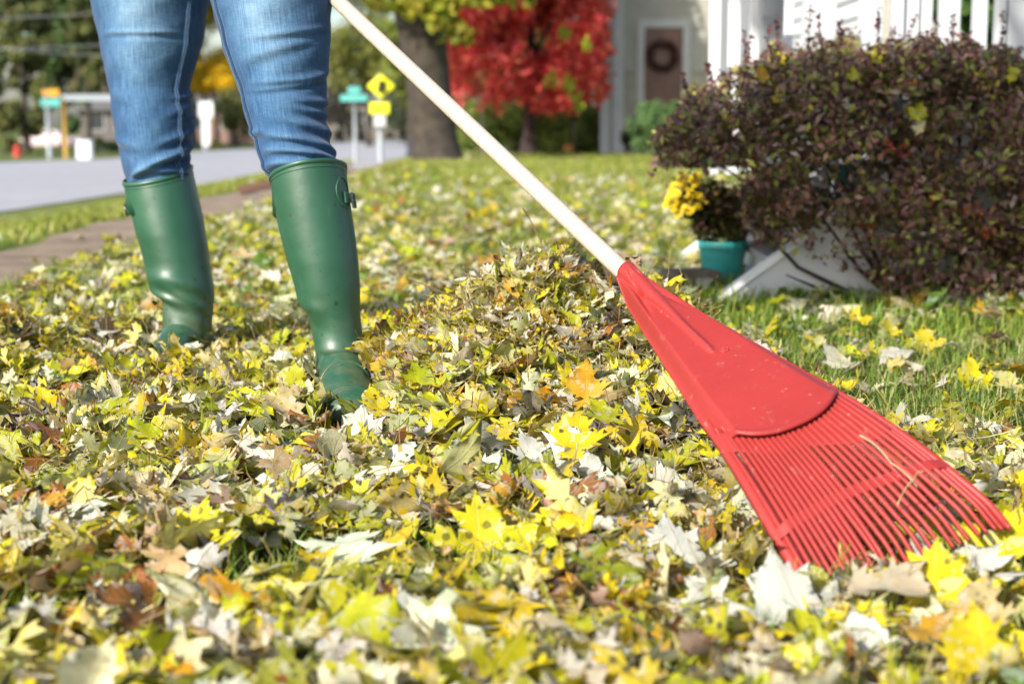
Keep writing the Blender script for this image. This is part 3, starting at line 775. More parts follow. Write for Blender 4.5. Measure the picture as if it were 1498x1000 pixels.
# ------------------------------------------------------------------ foliage maker
def foliage(name, clumps, n, leaf, cset, parent, spread=1., mask=None, elong=1.5, mat=None):
    """clumps: (k,6) centre + radii; n leaf faces gathered mostly near each clump's skin"""
    clumps = np.asarray(clumps, float)
    vol = clumps[:, 3]*clumps[:, 4]+clumps[:, 4]*clumps[:, 5]+.001
    k = rng.choice(len(clumps), n, p=vol/vol.sum())
    d = rng.normal(0, 1, (n, 3)); d /= np.linalg.norm(d, axis=1)[:, None]
    r = rng.random(n)**.45*spread
    tw = rng.normal(0, .10, (n, 3))
    P = clumps[k, :3] + (d*r[:, None]+tw)*clumps[k, 3:6]
    if mask is not None:
        m = mask(P); P = P[m]; d = d[m]; k = k[m]; n = len(P)
    nrm = d*.5 + rng.normal(0, .6, (n, 3)) + np.array([0, 0, .35]); nrm /= np.linalg.norm(nrm, axis=1)[:, None]
    t = np.cross(nrm, rng.normal(0, 1, (n, 3))); t /= np.linalg.norm(t, axis=1)[:, None]; b = np.cross(nrm, t)
    s = (leaf*rng.uniform(.6, 1.35, n))[:, None]
    V = np.stack([P-t*s*elong*.5, P+b*s*.42+nrm*s*.12, P+t*s*elong*.5, P-b*s*.42+nrm*s*.12], 1)
    F = np.arange(n*4).reshape(n, 4)
    F = np.concatenate([F[:, [0, 1, 2]], F[:, [0, 2, 3]]])
    ccol = np.array(cset)
    base = ccol[rng.integers(0, len(ccol), n)]
    kc = rng.uniform(.7, 1.25, len(clumps))[k]
    c = base*kc[:, None]*rng.uniform(.75, 1.25, (n, 1))
    C = np.repeat(np.c_[np.clip(c, 0, .9), np.ones(n)], 4, 0)
    return rawmesh(name, V.reshape(-1, 3), F, mat or m_fol, parent, True, {'lc': C})
def clumps_in(c, r, k, cr, flat=1.):
    d = rng.normal(0, 1, (k, 3)); d /= np.linalg.norm(d, axis=1)[:, None]
    q = np.asarray(c)+d*(rng.random(k)**.4)[:, None]*np.asarray(r)
    rr = cr*rng.uniform(.6, 1.3, k)
    return np.c_[q, rr, rr, rr*flat]
def tree(base, trunk_r, hgt, cc_, cr_, leaf, n, cset, label, cat='tree', group=None, k=26, cl=.9, bark=None, name='tree', lean=(0, 0), mask=None, limbs=7):
    base = np.asarray(base, float)
    e = empty(name, base, label, cat, group)
    top = base+np.array([lean[0], lean[1], hgt*.75])
    mb = MB(); pts = [base+(top-base)*t+np.array([.06*math.sin(5*t), .04*math.cos(4*t), 0])*trunk_r*3*t for t in np.linspace(0, 1, 9)]
    rad = [trunk_r*(1.0+.45*max(0, .12-t)/.12)*(1-.7*t) for t in np.linspace(0, 1, 9)]
    mb.tube([pts[0]-np.array([0, 0, .2])]+pts, [rad[0]*1.1]+rad, 14)
    C = clumps_in(np.asarray(cc_), cr_, k, cl)
    for i in range(limbs):
        s = pts[3+i % 5]; q = C[rng.integers(0, k), :3]; m_ = (s+q)/2+np.array([0, 0, .15])*trunk_r*3
        mb.tube([s, m_, q], [trunk_r*.32, trunk_r*.2, trunk_r*.06], 7)
    mb.build('trunk', bark or m_bark, e, True)
    foliage('crown', C, n, leaf, cset, e, mask=mask, mat=m_air if name == 'red_maple' else None)
    return e
def shrub(base, r, label, cset, leaf, n, cat='shrub', name='shrub', group=None, k=16, cl=.35, mask=None):
    base = np.asarray(base, float); r = np.asarray(r, float)
    e = empty(name, base, label, cat, group)
    mb = MB()
    for i in range(6):
        a = rng.uniform(0, 6.28); q = base+np.array([math.cos(a)*r[0]*.6, math.sin(a)*r[1]*.6, r[2]*1.3])
        mb.tube([base-np.array([0, 0, .05]), (base+q)/2+np.array([0, 0, r[2]*.1]), q], [.04*r[2]+.01, .03*r[2], .01*r[2]], 6)
    mb.build('stem', m_dbark, e, True)
    C = clumps_in(base+np.array([0, 0, r[2]]), r*(1-cl), k, cl*r.min())
    foliage('foliage', C, n, leaf, cset, e, mask=mask)
    return e

# ------------------------------------------------------------------ the person
person = empty('person', (-.5, 2.75, 0), 'person in blue jeans and green rubber boots raking leaves, seen from the thighs down', 'person')
def interp_rows(rows, ys):
    r = np.array(rows, float); out = np.stack([np.interp(ys, r[:, 0], r[:, i]) for i in range(1, r.shape[1])], 1)
    kk = np.array([.25, .5, .25])
    for _ in range(2):
        o = out.copy(); o[1:-1] = out[:-2]*.25+out[1:-1]*.5+out[2:]*.25; out = o
    return out
NS = 96
def loft(rings, name, mat, parent, attrs=None, closed=(False, False)):
    V = np.concatenate(rings); n = len(rings[0]); F = []
    for i in range(len(rings)-1):
        for k in range(n):
            k2 = (k+1) % n; F.append((i*n+k, i*n+k2, (i+1)*n+k2, (i+1)*n+k))
    if closed[0]: F.append(tuple(range(n))[::-1])
    if closed[1]: F.append(tuple(range((len(rings)-1)*n, len(rings)*n)))
    return V, F
TH = np.linspace(0, 2*PI, NS, endpoint=False)   # 0 = image right, -pi/2 = towards the camera
def crease(th, y, y0, c, wid, amp, slope=0., curve=0., half=.9):
    """a fold across the leg: th centre c (0 faces the camera), y in photo px"""
    u = (th+PI/2+PI) % (2*PI)-PI          # 0 towards camera, + to image right
    u = u-c
    dy = y-(y0+slope*u+curve*u*u)
    win = np.exp(-(u/half)**4)
    t = dy/wid
    return amp*win*(np.exp(-t*t)-.75*np.exp(-(t-1.5)**2))
def jean_leg(rows, dep, creases, seamside):
    ys = np.r_[np.arange(-120, 0, 8), np.arange(0, 286, 2.2)]
    E = interp_rows(rows, ys); rings = []; fade_shade = []; luv = []
    for i, y in enumerate(ys):
        xl, xr = E[i]; Y = np.interp(y, [-120, 290], dep)
        c = unp((xl+xr)/2, y, Y); rx = (xr-xl)/2/FPX*Y*1.0; ry = rx*(1.08-.16*float(sm(y, 246, 262)))
        d = np.zeros(NS)
        for cr in creases: d += crease(TH, y, *cr)
        d *= 1-.6*float(sm(y, 252, 262))
        u = (TH+PI/2+PI) % (2*PI)-PI
        d += .0012*np.sin(y*.11+3*u)*np.sin(u*2.3+y*.03)
        ct, st = np.cos(TH), np.sin(TH)
        # slightly squared section
        q = 1+.03*np.cos(4*TH)
        P = np.stack([c[0]+(rx*q+d)*ct, c[1]+(ry*q+d)*st, c[2]+0*ct], 1)
        rings.append(P)
        f = .16+.72*np.exp(-(u/.85)**2)*(.72+.28*math.sin(y*.02+1)) - 22*np.clip(-d, 0, .02)+18*np.clip(d, 0, .02)  # front fade is wear; sides toned darker to deepen their shade
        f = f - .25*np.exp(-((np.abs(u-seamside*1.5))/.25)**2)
        fade_shade.append(f); luv.append(np.stack([u*rx, 0*u+c[2], 0*u+seamside*3.], 1))
    return rings, np.concatenate(fade_shade), np.concatenate(luv), ys, E
LJ = [(-120, 120, 318), (-50, 133, 306), (0, 138, 301), (65, 151, 292), (130, 163, 274), (150, 165, 276), (170, 168, 280), (195, 172, 279), (215, 175, 278), (232, 179, 276), (250, 184, 277), (268, 189, 278), (290, 196, 276)]
RJ = [(-120, 298, 489), (-50, 306, 483), (0, 313, 481), (70, 330, 479), (120, 348, 476), (140, 354, 474), (170, 362, 475), (195, 369, 480), (212, 374, 483), (230, 380, 488), (243, 386, 492), (262, 397, 494), (290, 402, 500)]
LC = [(52, -.1, 4, .0035, 0, 0, .8), (141, 1.45, 4, .006, -6, 0, .5), (158, 1.35, 5, .003, -14, 0, .6), (172, 1.5, 3.5, .0045, -4, 0, .4), (196, 1.2, 7, .006, -16, 0, .9),
      (222, 1.0, 6, .006, -14, 6, 1.0), (236, .3, 6, .007, -16, 8, 1.2), (250, -.1, 5, .006, -10, 10, 1.3), (140, -.7, 9, .003, 14, 0, .6), (208, -.8, 8, .004, 10, 0, .7), (262, .0, 4, .004, -8, 8, 1.5)]
RC = [(50, .6, 6, .0035, -10, 0, .9), (118, .6, 5, .0045, -9, -4, 1.1), (127, .5, 4, .004, -10, -4, 1.1), (75, .2, 8, .003, -22, 0, .8), (150, 1.2, 6, .005, 5, 0, .7), (165, 1.2, 6, .005, 8, 0, .8), (186, .9, 7, .005, 14, 0, 1.0),
      (205, .6, 6, .007, 12, 5, 1.2), (221, .5, 6, .008, 8, 6, 1.3), (236, .3, 6, .007, 6, 10, 1.5), (250, 0, 5, .005, -2, 12, 1.5), (195, -1.1, 5, .004, -8, 0, .5)]
r1, f1, l1, ysL, EL = jean_leg(LJ, (3.06, 2.95), LC, 1)
r2, f2, l2, ysR, ER = jean_leg(RJ, (2.66, 2.525), RC, -1)
JV = []; JF = []; JA = []; JL = []
for rr, ff, ll in ((r1, f1, l1), (r2, f2, l2)):
    V, F = loft(rr, '', None, None); b = sum(len(v) for v in JV)
    JV.append(V); JF += [tuple(i+b for i in f) for f in F]; JA.append(ff); JL.append(ll)
# seat and hips above the frame, merged over the leg tops
hip = np.array([-.60, 2.87, .90]); HR = []
lat = np.array([r2[0].mean(0)[0]-r1[0].mean(0)[0], r2[0].mean(0)[1]-r1[0].mean(0)[1], 0]); lat /= np.linalg.norm(lat); fw = np.array([lat[1], -lat[0], 0])
for z, a, b_ in ((.80, .19, .11), (.83, .235, .135), (.88, .235, .14), (.95, .20, .13), (1.02, .165, .115)):
    HR.append(np.array([hip*[1, 1, 0]+np.array([0, 0, z])+lat*a*math.cos(t)+fw*b_*math.sin(t) for t in TH]))
V, F = loft(HR, '', None, None, closed=(True, True)); b = sum(len(v) for v in JV)
F = [(tuple(range(NS))[::-1])]+F if False else F
JV.append(V); JF += [tuple(i+b for i in f) for f in F]; JA.append(np.full(len(V), .5)); JL.append(V*[1, 0, 1])
jeans = rawmesh('jeans', np.concatenate(JV), JF, m_denim, person, True, {'fade_shade': np.concatenate(JA), 'luv': np.concatenate(JL)})
jeans['label'] = 'washed blue denim jeans tucked into the boots'
# seams along the inner legs
def seam_pts(rings, k, ys, lo, hi, push=.0015):
    out = []
    for rg, y in zip(rings, ys):
        if lo <= y <= hi:
            c = rg.mean(0); d = rg[k]-c; d /= np.linalg.norm(d); out.append(rg[k]+d*push)
    return out
def seam_offset(pts, a): return [p+np.array(a) for p in pts]
kL = int(round((2*PI-.62)/(2*PI)*NS)) % NS; kR = int(round((PI+.50)/(2*PI)*NS)) % NS
sL = seam_pts(r1, kL, ysL, -60, 262); sR = seam_pts(r2, kR, ysR, -60, 262)
for sp_ in (sL, sR):
    mb = MB().tube(sp_, .0028, 6); rawmesh('seam', mb.v, mb.f, m_denim, jeans, True, {'fade_shade': np.full(len(mb.v), .15), 'luv': np.array(mb.v)})
jeans_loc = jeans
st = MB()
for pts, sx in ((sL, -1), (sR, -1)):
    for off_ in (-.003, .0035):
        for i in range(0, len(pts)-1):
            a, b_ = np.array(pts[i]), np.array(pts[i+1]); o = np.array([off_, -.0022, 0])
            st.tube([a+o, a+(b_-a)*.6+o], .00055, 4)
st.build('stitching', m_thread, jeans, True)

# boots
def boot(side, rows, dep, tilts, foot, label, buckle_th):
    """rows: photo px (y, xl, xr) of the shaft; foot: rings (centre, lateral, normal-up vector, rx, ry)"""
    e = bpy.data.objects.new('boot', None); COL.objects.link(e); e.parent = person; e['label'] = label
    ys = np.arange(rows[0][0], rows[-1][0]+.1, 3.0)
    E = interp_rows(rows, ys); rings = []
    for i, y in enumerate(ys):
        xl, xr = E[i]; Y = np.interp(y, [rows[0][0], rows[-1][0]], dep)
        c = unp((xl+xr)/2, y, Y); rx = (xr-xl)/2/FPX*Y; ry = rx*(1.10 if y < 400 else 1.10)
        k = max(0, 1-(y-rows[0][0])/90.)
        ct, stt = np.cos(TH), np.sin(TH); d = np.zeros(NS)
        for cr in tilts[2]: d += crease(TH, y, *cr)
        z = c[2] + tilts[0]*k*ct - tilts[1]*k*stt
        rings.append(np.stack([c[0]+(rx+d)*ct, c[1]+(ry+d)*stt, z+0*ct], 1))
    rim_r = rings[0]
    ins = [rim_r.mean(0)+(rim_r-rim_r.mean(0))*s+np.array([0, 0, dz]) for s, dz in ((.955, -.06), (.965, -.02), (.97, 0))]
    nfoot = []
    for (c, l, u, a, b_) in foot:
        c, l, u = map(lambda t: np.array(t, float), (c, l, u)); l /= np.linalg.norm(l); u /= np.linalg.norm(u)
        sg = np.sin(TH)
        nfoot.append(np.array([c+l*a*math.cos(t)+u*b_*math.sin(t)*(1. if math.sin(t) > 0 else .9) for t in TH]))
    # blend the last shaft ring into the foot rings through intermediate rings (Catmull-Rom)
    keys = [rings[-8], rings[-1]]+nfoot; seq = []
    K = np.stack([keys[0]]+keys[1:]+[keys[-1]])
    for i in range(1, len(K)-2):
        for t in np.linspace(0, 1, 9)[1:]:
            p0, p1, p2, p3 = K[i-1], K[i], K[i+1], K[i+2]
            seq.append(.5*((2*p1)+(-p0+p2)*t+(2*p0-5*p1+4*p2-p3)*t*t+(-p0+3*p1-3*p2+p3)*t**3))
    al = ins+rings+seq
    V, F = loft(al, '', None, None, closed=(True, True))
    V[:, 2] = np.maximum(V[:, 2], .004)
    b = rawmesh('shaft', V, F, m_rub, person, True); b.parent = e; b.location = person.location*0
    # rim band
    mb = MB(); c0 = rim_r.mean(0)
    def hoop(rg, out, h, zc):
        c = rg.mean(0); n = len(rg); prof = [(1., -h), (1+out, -h*.7), (1+out*1.2, 0), (1+out, h*.8), (1., h), (.97, h*.6)]
        V = []
        for s, dz in prof: V += [tuple(c+(p-c)*s+np.array([0, 0, dz+zc])) for p in rg]
        F = []
        for i in range(len(prof)-1):
            for k in range(n): k2 = (k+1) % n; F.append((i*n+k, i*n+k2, (i+1)*n+k2, (i+1)*n+k))
        mb.add(V, F)
    hoop(rim_r, .028, .0042, .0)
    hoop(rings[2], .012, .0014, -.001)
    o = mb.build('rim', m_rub, person, True); o.parent = e
    return e, rings, al, ys
def fr(cx, cy, cz, dx, dy):   # helper: lateral direction of a foot heading (dx, dy)
    return (dy, -dx, 0)
# right boot in the picture
Y0 = 2.47
R_rows = [(254, 396, 506), (280, 399, 509), (300, 402, 512), (340, 410, 519), (380, 420, 524), (420, 432, 527), (445, 441, 527), (460, 448, 527.5), (480, 454, 529), (500, 459, 532), (515, 461, 536)]
ft = np.array([.050, -.245]); ft /= np.linalg.norm(ft)
def foot_rings(ank, fdir, lift=0., scale=1.):
    lx = np.array([-fdir[1], fdir[0], 0]); f3 = np.array([fdir[0], fdir[1], 0]); up = np.array([0, 0, 1.])
    A = np.array([ank[0], ank[1], 0])
    def R(s, z, ang, a, b_):
        # ang: 0 horizontal ring (normal down), 90 vertical ring (normal forward)
        t = math.radians(ang); u = up*math.sin(t)-(-f3)*0 + f3*0
        u = (up*math.sin(t) + (f3)*(-math.cos(t))*-1*-1)
        return (A+f3*s+up*(z+lift), lx, u, a*scale, b_*scale)
    return [R(.012, .085, 28, .043, .058), R(.030, .066, 48, .043, .068), R(.062, .050, 66, .042, .058), R(.100, .042, 80, .043, .042),
            R(.140, .037, 88, .0465, .036), R(.175, .034, 90, .046, .032), R(.200, .031, 92, .038, .028), R(.213, .028, 92, .026, .022), R(.219, .026, 92, .010, .010)]
ankR = unp(498, 500, Y0)
RCB = [(505, .3, 9, .004, 0, 4, 1.2), (445, -.9, 16, .004, 10, 0, .8)]
bR, ringsR, alR, ysB = boot(1, R_rows, (2.52, Y0), (.0115, .020, RCB), foot_rings(ankR, ft, .0), 'forward green rubber boot with a glossy highlight down its shaft', 0)
# left boot
L_rows = [(256, 182, 280), (280, 187, 286), (300, 192, 291), (320, 196, 296), (340, 200, 300), (360, 206, 303.5), (380, 211, 306), (400, 216, 309), (418, 221, 312), (428, 226, 313.5), (436, 233, 313.5), (444, 238, 312.5), (455, 238.5, 311.5), (470, 238.5, 310), (484, 238, 309)]
LCB = [(405, -.2, 12, .0055, 4, 8, 1.1), (432, -.5, 8, .0075, 12, 3, 1.0), (438, .5, 8, .005, 26, 0, .7), (455, .2, 9, .003, 20, 0, .8)]
fl = np.array([-.04, -.23]); fl /= np.linalg.norm(fl); ankL = unp(272, 470, 2.93)
bL, ringsL, alL, _ = boot(0, L_rows, (2.97, 2.93), (.012, -.012, LCB), foot_rings(ankL, fl, -.012, .96), 'rear green rubber boot wrinkled at the ankle', 0)
def sole(ank, fd, parent, lift=0):
    f3 = np.array([fd[0], fd[1], 0]); lx = np.array([-fd[1], fd[0], 0]); A = np.array([ank[0], ank[1], 0]); out = []
    prof = [(-.062, .0), (-.058, .022), (-.04, .034), (0, .036), (.05, .034), (.10, .042), (.15, .049), (.185, .046), (.21, .034), (.226, .014), (.228, 0)]
    pts = [(s, w_) for s, w_ in prof]+[(s, -w_) for s, w_ in reversed(prof[1:-1])]
    V = []
    for z in (.0, .012, .015):
        for s, w_ in pts: V.append(A+f3*s+lx*w_*(1 if z < .013 else .96)+np.array([0, 0, z+lift]))
    n = len(pts); F = [tuple(range(n))[::-1], tuple(range(2*n, 3*n))]
    for i in range(2):
        for k in range(n): F.append((i*n+k, i*n+(k+1) % n, (i+1)*n+(k+1) % n, (i+1)*n+k))
    o = rawmesh('sole', V, F, m_sole, person, True); o.parent = parent
sole(ankR, ft, bR); sole(ankL, fl, bL)
# toe-cap ridges and ankle ridge on the forward boot, strap with buckle near the rim
def ridge_ring(al, i, a, b_, push, rad, parent, name='welt', bow=0):
    rg = al[i]; c = rg.mean(0); pts = []
    for t in np.linspace(a, b_, 26):
        k = int(round(t/(2*PI)*NS)) % NS; j = min(len(al)-2, max(1, i+int(bow*math.sin(PI*(t-a)/(b_-a))))); p = al[j][k]; c = al[j].mean(0); d = p-c; d /= np.linalg.norm(d); pts.append(p+d*push)
    o = MB().tube(pts, rad, 6).build(name, m_rub, person, True); o.parent = parent
nf = len(alR)
ridge_ring(alR, nf-44, .15, PI-.15, .0, .0022, bR)
ridge_ring(alR, nf-24, .1, PI-.1, .0, .0022, bR)
ridge_ring(alR, nf-22, .1, PI-.1, .0, .0018, bR)
def strap(rings, row, th, parent, sc=1.):
    """oval patch with strap and buckle standing off the side of the shaft"""
    def P(dz, dth, out):
        i = min(len(rings)-1, max(0, row-int(round(dz/.0035)))); k = (th+dth) % (2*PI); f = k/(2*PI)*NS; k0 = int(f) % NS; k1 = (k0+1) % NS; t = f-int(f)
        p = rings[i][k0]*(1-t)+rings[i][k1]*t; c = rings[i].mean(0); d = (p-c)*[1, 1, 0]; d /= np.linalg.norm(d); return p+d*out
    mb = MB(); pts = [P(.021*math.sin(t), .30*math.cos(t), .0005) for t in np.linspace(0, 2*PI, 30)]
    mb.tube(pts, .0014, 6)
    o = mb.build('strap_patch', m_rub, person, True); o.parent = parent
    mb = MB(); V = []; F = []
    for i, a in enumerate(np.linspace(-.05, .62, 9)):
        for dz, ou in ((-.007, .0), (-.007, .004), (.007, .004), (.007, .0)): V.append(P(dz-.007-a*.006, a, ou+(.003 if i > 3 else 0)))
    for i in range(8):
        for k in range(4): F.append((i*4+k, i*4+(k+1) % 4, i*4+4+(k+1) % 4, i*4+4+k))
    F += [(0, 1, 2, 3), (35, 34, 33, 32)]
    mb.add(V, F); o = mb.build('strap', m_rub, person, True, .0008); o.parent = parent
    q = [P(dz-.010, a, .0085) for dz, a in ((-.011, .16), (-.011, .40), (.011, .40), (.011, .16), (-.011, .16))]
    mb = MB().tube(q, .0017, 6); mb.tube([P(-.010, .14, .0085), P(-.010, .40, .0095)], .0012, 5)
    ob = mb.build('buckle', m_buckle, person, True); ob.parent = parent
strap(ringsR, 12, 2*PI-.42, bR)
strap(ringsL, 12, PI-.10, bL)

# upper body (above the picture, casts the shadow): one continuous surface
c0, axd = np.array([.14821, 1.93309, .27619]), np.array([.40682, -.84394, -.34966])
hd = unp(494, 2, 2.60)-c0; hd /= np.linalg.norm(hd)
def hp(t): return c0+hd*t
sh = np.array([-.55, 2.72, 1.33])
bod = MB()
bod.tube([(-.60, 2.82, .86), (-.60, 2.82, 1.0), (-.59, 2.79, 1.15), (-.56, 2.74, 1.28), (-.54, 2.71, 1.37), (-.535, 2.68, 1.43), (-.53, 2.66, 1.47)], [.12, .115, .125, .13, .075, .052, .05], 16)
bod.tube([(-.53, 2.645, 1.46), (-.528, 2.63, 1.50), (-.525, 2.62, 1.55), (-.525, 2.625, 1.60), (-.525, 2.63, 1.64), (-.525, 2.63, 1.655)], [.05, .066, .078, .079, .058, .02], 16)
bod.tube([(-.525, 2.555, 1.565), (-.524, 2.535, 1.54), (-.525, 2.55, 1.53)], [.008, .013, .008], 8)       # nose
for s in (-1, 1): bod.tube([(-.525+s*.077, 2.63, 1.53), (-.525+s*.083, 2.635, 1.55), (-.525+s*.079, 2.635, 1.575)], [.006, .01, .006], 6)
hA, hB = hp(1.17), hp(1.02)
sA, sB = sh-lat*.17+np.array([0, 0, .01]), sh+lat*.17+np.array([0, 0, .01])
elA = (sA+hA)/2+np.array([-.10, -.03, -.02]); elB = (sB+hB)/2+np.array([.12, .02, -.02])
for s_, el, h_, sg in ((sA, elA, hA, -1), (sB, elB, hB, 1)):
    wr_ = h_+(el-h_)/np.linalg.norm(el-h_)*.075
    bod.tube([s_-lat*0, s_*.5+el*.5, el, el*.5+wr_*.5, wr_], [.052, .046, .038, .034, .026], 12)
    side = (wr_-h_)/np.linalg.norm(wr_-h_)
    palm = h_+side*.030
    bod.tube([wr_, wr_*.4+palm*.6, palm], [.026, .030, .032], 10)
    for f in range(4):       # fingers wrap round the handle
        cc0 = h_-hd*(-.030+.020*f); pts = []
        v1 = side-hd*np.dot(side, hd); v1 /= np.linalg.norm(v1); v2 = -np.cross(hd, v1)
        for a in np.linspace(0, 3.6-.15*abs(f-1), 8): pts.append(cc0+(v1*math.cos(a)+v2*math.sin(a))*(.024))
        bod.tube(pts, list(np.linspace(.010, .0078, 8)), 8)
    pts = [palm-hd*.03, h_-hd*.045-v2*.024, h_-hd*.05-v2*.01-v1*.024]
    bod.tube(pts, [.012, .011, .009], 8)
for rg, sc in ((r1, .5), (r2, .5)):
    pp = [rg[i].mean(0) for i in range(0, len(rg), 12)]; rr = [np.linalg.norm(rg[i][0]-rg[i].mean(0))*sc for i in range(0, len(rg), 12)]
    bod.tube([(-.60, 2.82, .90)]+pp, [.1]+rr, 12)
for al_, an, fd in ((alL, ankL, fl), (alR, ankR, ft)):
    f3 = np.array([fd[0], fd[1], 0])
    top = al_[3].mean(0); bod.tube([top+np.array([0, 0, .04]), top, np.array([an[0], an[1], .10]), np.array([an[0], an[1], .05])+f3*.04, np.array([an[0], an[1], .03])+f3*.12, np.array([an[0], an[1], .028])+f3*.19], [.024, .03, .026, .025, .021, .014], 12)
body = rawmesh('body', bod.v, bod.f, m_body, person, True)
rm = body.modifiers.new('r', 'REMESH'); rm.mode = 'VOXEL'; rm.voxel_size = .006; rm.use_smooth_shade = True
sw = MB()
sw.tube([(-.60, 2.81, .93), (-.60, 2.81, 1.03), (-.59, 2.79, 1.15), (-.56, 2.74, 1.29), (-.54, 2.71, 1.385), (-.535, 2.69, 1.43)], [.165, .15, .15, .155, .09, .062], 20)
for s_, el, h_ in ((sA, elA, hA), (sB, elB, hB)):
    wr_ = h_+(el-h_)/np.linalg.norm(el-h_)*.09
    sw.tube([sh+(s_-sh)*.3, s_, s_*.5+el*.5, el, el*.5+wr_*.5, wr_], [.09, .072, .062, .053, .047, .038], 14)
swo = rawmesh('sweater', sw.v, sw.f, m_knit, person, True)
rm = swo.modifiers.new('r', 'REMESH'); rm.mode = 'VOXEL'; rm.voxel_size = .009; rm.use_smooth_shade = True
hr = MB().tube([(-.525, 2.66, 1.64), (-.526, 2.69, 1.60), (-.527, 2.70, 1.53), (-.53, 2.72, 1.42), (-.53, 2.74, 1.32)], [.06, .085, .078, .05, .02], 14)
hro = rawmesh('hair', hr.v, hr.f, m_hair, person, True)
hm = hro.modifiers.new('r', 'REMESH'); hm.mode = 'VOXEL'; hm.voxel_size = .008; hm.use_smooth_shade = True

# ------------------------------------------------------------------ the rake
AX = axd; LT = np.array([-.90431, -.31786, -.28494]); NN = np.array([-.12933, -.43212, .89249])
UP_, UC, UT = .341, .4916, .5766
rake = empty('rake', c0, 'red plastic leaf rake on a long pale wooden handle, leaning over the heap', 'rake')
MB().tube([hp(t) for t in (-.03, 0, .3, .6, .9, 1.25, 1.262, 1.268)], [.0118, .0120, .0122, .0124, .0126, .0128, .0115, .006], 28).build('handle', m_wood, rake, True)
def RW(u, s=0):
    a_, b_ = (.16994, -.0414) if s > 0 else (.20559, .0259)
    return .016+a_*u+b_*max(0, u-.3)
def droop(u):
    d = .0409*max(0, (u-UP_)/(.5686-UP_))**2
    if u > .555: d += .28*(u-.555)
    return d
def RP(u, s, w_=0.): return c0+AX*u+LT*(s*RW(u, s))+NN*(w_-droop(u))
head = bpy.data.objects.new('rake_head', None); link(head, rake)
def arc_end(s): return .343+.045*(1-abs(s)**2.4)
def plate(name, ufun, wfun, th, mat, nu=60, ns=61, s0=-1, s1=1, par=head):
    V = []; F = []; ss = np.linspace(s0, s1, ns)
    for lay in (0, 1):
        for i in range(nu+1):
            for s in ss:
                u = ufun(i/nu, s); V.append(RP(u, s, wfun(u, s)-lay*th))
    A = (nu+1)*ns
    for i in range(nu):
        for j in range(ns-1):
            a = i*ns+j; F.append((a, a+1, a+ns+1, a+ns)); F.append((A+a, A+a+ns, A+a+ns+1, A+a+1))
    for i in range(nu):
        for j in (0, ns-1): a = i*ns+j; F.append((a, a+ns, A+a+ns, A+a) if j == 0 else (a, A+a, A+a+ns, a+ns))
    for j in range(ns-1):
        for i in (0, nu): a = i*ns+j; F.append((a, A+a, A+a+1, a+1) if i == 0 else (a, a+1, A+a+1, A+a))
    o = rawmesh(name, V, F, mat, rake, True); o.parent = par; return o
def shellw(u, s):
    fl_ = -(.012+.010*float(sm(s, .2, .9)))*sm(abs(s), .72, .98)*min(1, u/.04)          # folded-down edges
    k = max(0, 1-u/.19); rr = .0135*k**.8                       # socket rib tapering into the plate
    lx = s*RW(u, s)
    rib = math.sqrt(max(0, rr*rr-lx*lx))*1.15 if abs(lx) < rr else 0
    if u > .02: rib = max(rib, .0045*math.exp(-(lx/.0042)**2)*float(sm(u, .225, .205)))
    v = .004*math.exp(-((abs(lx)-.020*u/.1)/.003)**2)*float(sm(u, .13, .05))*float(sm(u, .0, .03))
    lip = .0035*math.exp(-((u-arc_end(s)+.004)/.0035)**2)*(1 if abs(s) < .78 else .3)
    return fl_+rib-v+.004+lip
plate('shell', lambda t, s: t*arc_end(s), shellw, .0022, m_red, 110, 121)
plate('web', lambda t, s: arc_end(s)-.012+t*(.035+.05*(1-abs(s))*0+.055*float(sm(-s, -.1, .95))), lambda u, s: -.0035-.012*float(sm(abs(s), .80, .99))*.6, .0014, m_red, 14, 61, -.97, .97)
NTI = 27
for i in range(NTI):
    s = -1+2*i/(NTI-1); edge = i in (0, NTI-1)
    us = list(np.linspace(max(.03, arc_end(s)-.02) if not edge else .31, .55, 18))+[.557, .564, .571, UT, UT+.004]
    V = []; F = []
    sj = rng.normal(0, .008)
    for j, u in enumerate(us):
        wd = (.0060 if not edge else (.020 if s > 0 else .0105))*(1-.25*float(sm(u, .50, UT)))*(.75+.35*float(sm(u, .33, .48))); hgt_ = .0034 if not edge else .0060
        if j == len(us)-1: wd *= .5; hgt_ *= .5
        base = -.0035-.0085*float(sm(abs(s), .80, .99))-(.003 if edge and s > 0 else 0)
        ss = s*(.975 if not edge else (.92 if s > 0 else .955))+sj*float(sm(u, .47, UT)); c = RP(u, ss, base)
        for a, b_ in ((-1, -.5), (-.85, .25), (-.4, .75), (.4, .75), (.85, .25), (1, -.5)): V.append(c+LT*a*wd*.5+NN*b_*hgt_)
    n = 6
    for j in range(len(us)-1):
        for k in range(n): F.append((j*n+k, j*n+(k+1) % n, (j+1)*n+(k+1) % n, (j+1)*n+k))
    F += [tuple(range(n)), tuple(range((len(us)-1)*n, len(us)*n))[::-1]]
    o = rawmesh('tine', V, F, m_red, rake, True); o.parent = head
cb = MB(); V = []; F = []
nsb = 50
for i in range(nsb+1):
    s = -.97+1.94*i/nsb; u = UC+.0-.004*math.cos(s*3)
    for du, dw in ((-.0065, -.0035), (-.0065, .0005), (.0065, .0005), (.0065, -.0035)): V.append(RP(u+du, s, dw-.0025-.006*float(sm(abs(s), .8, .99))))
for i in range(nsb):
    for k in range(4): F.append((i*4+k, i*4+(k+1) % 4, i*4+4+(k+1) % 4, i*4+4+k))
for sgn in (-1, 1):
    pts = [RP(.215+.010*math.sin(t), -.22+.055*math.cos(t)*sgn+.03*sgn, .0042) for t in np.linspace(.5, PI-.3, 10)]
    om = MB().tube(pts, .0013, 6).build('embossed_mark', m_red, rake, True); om.parent = head
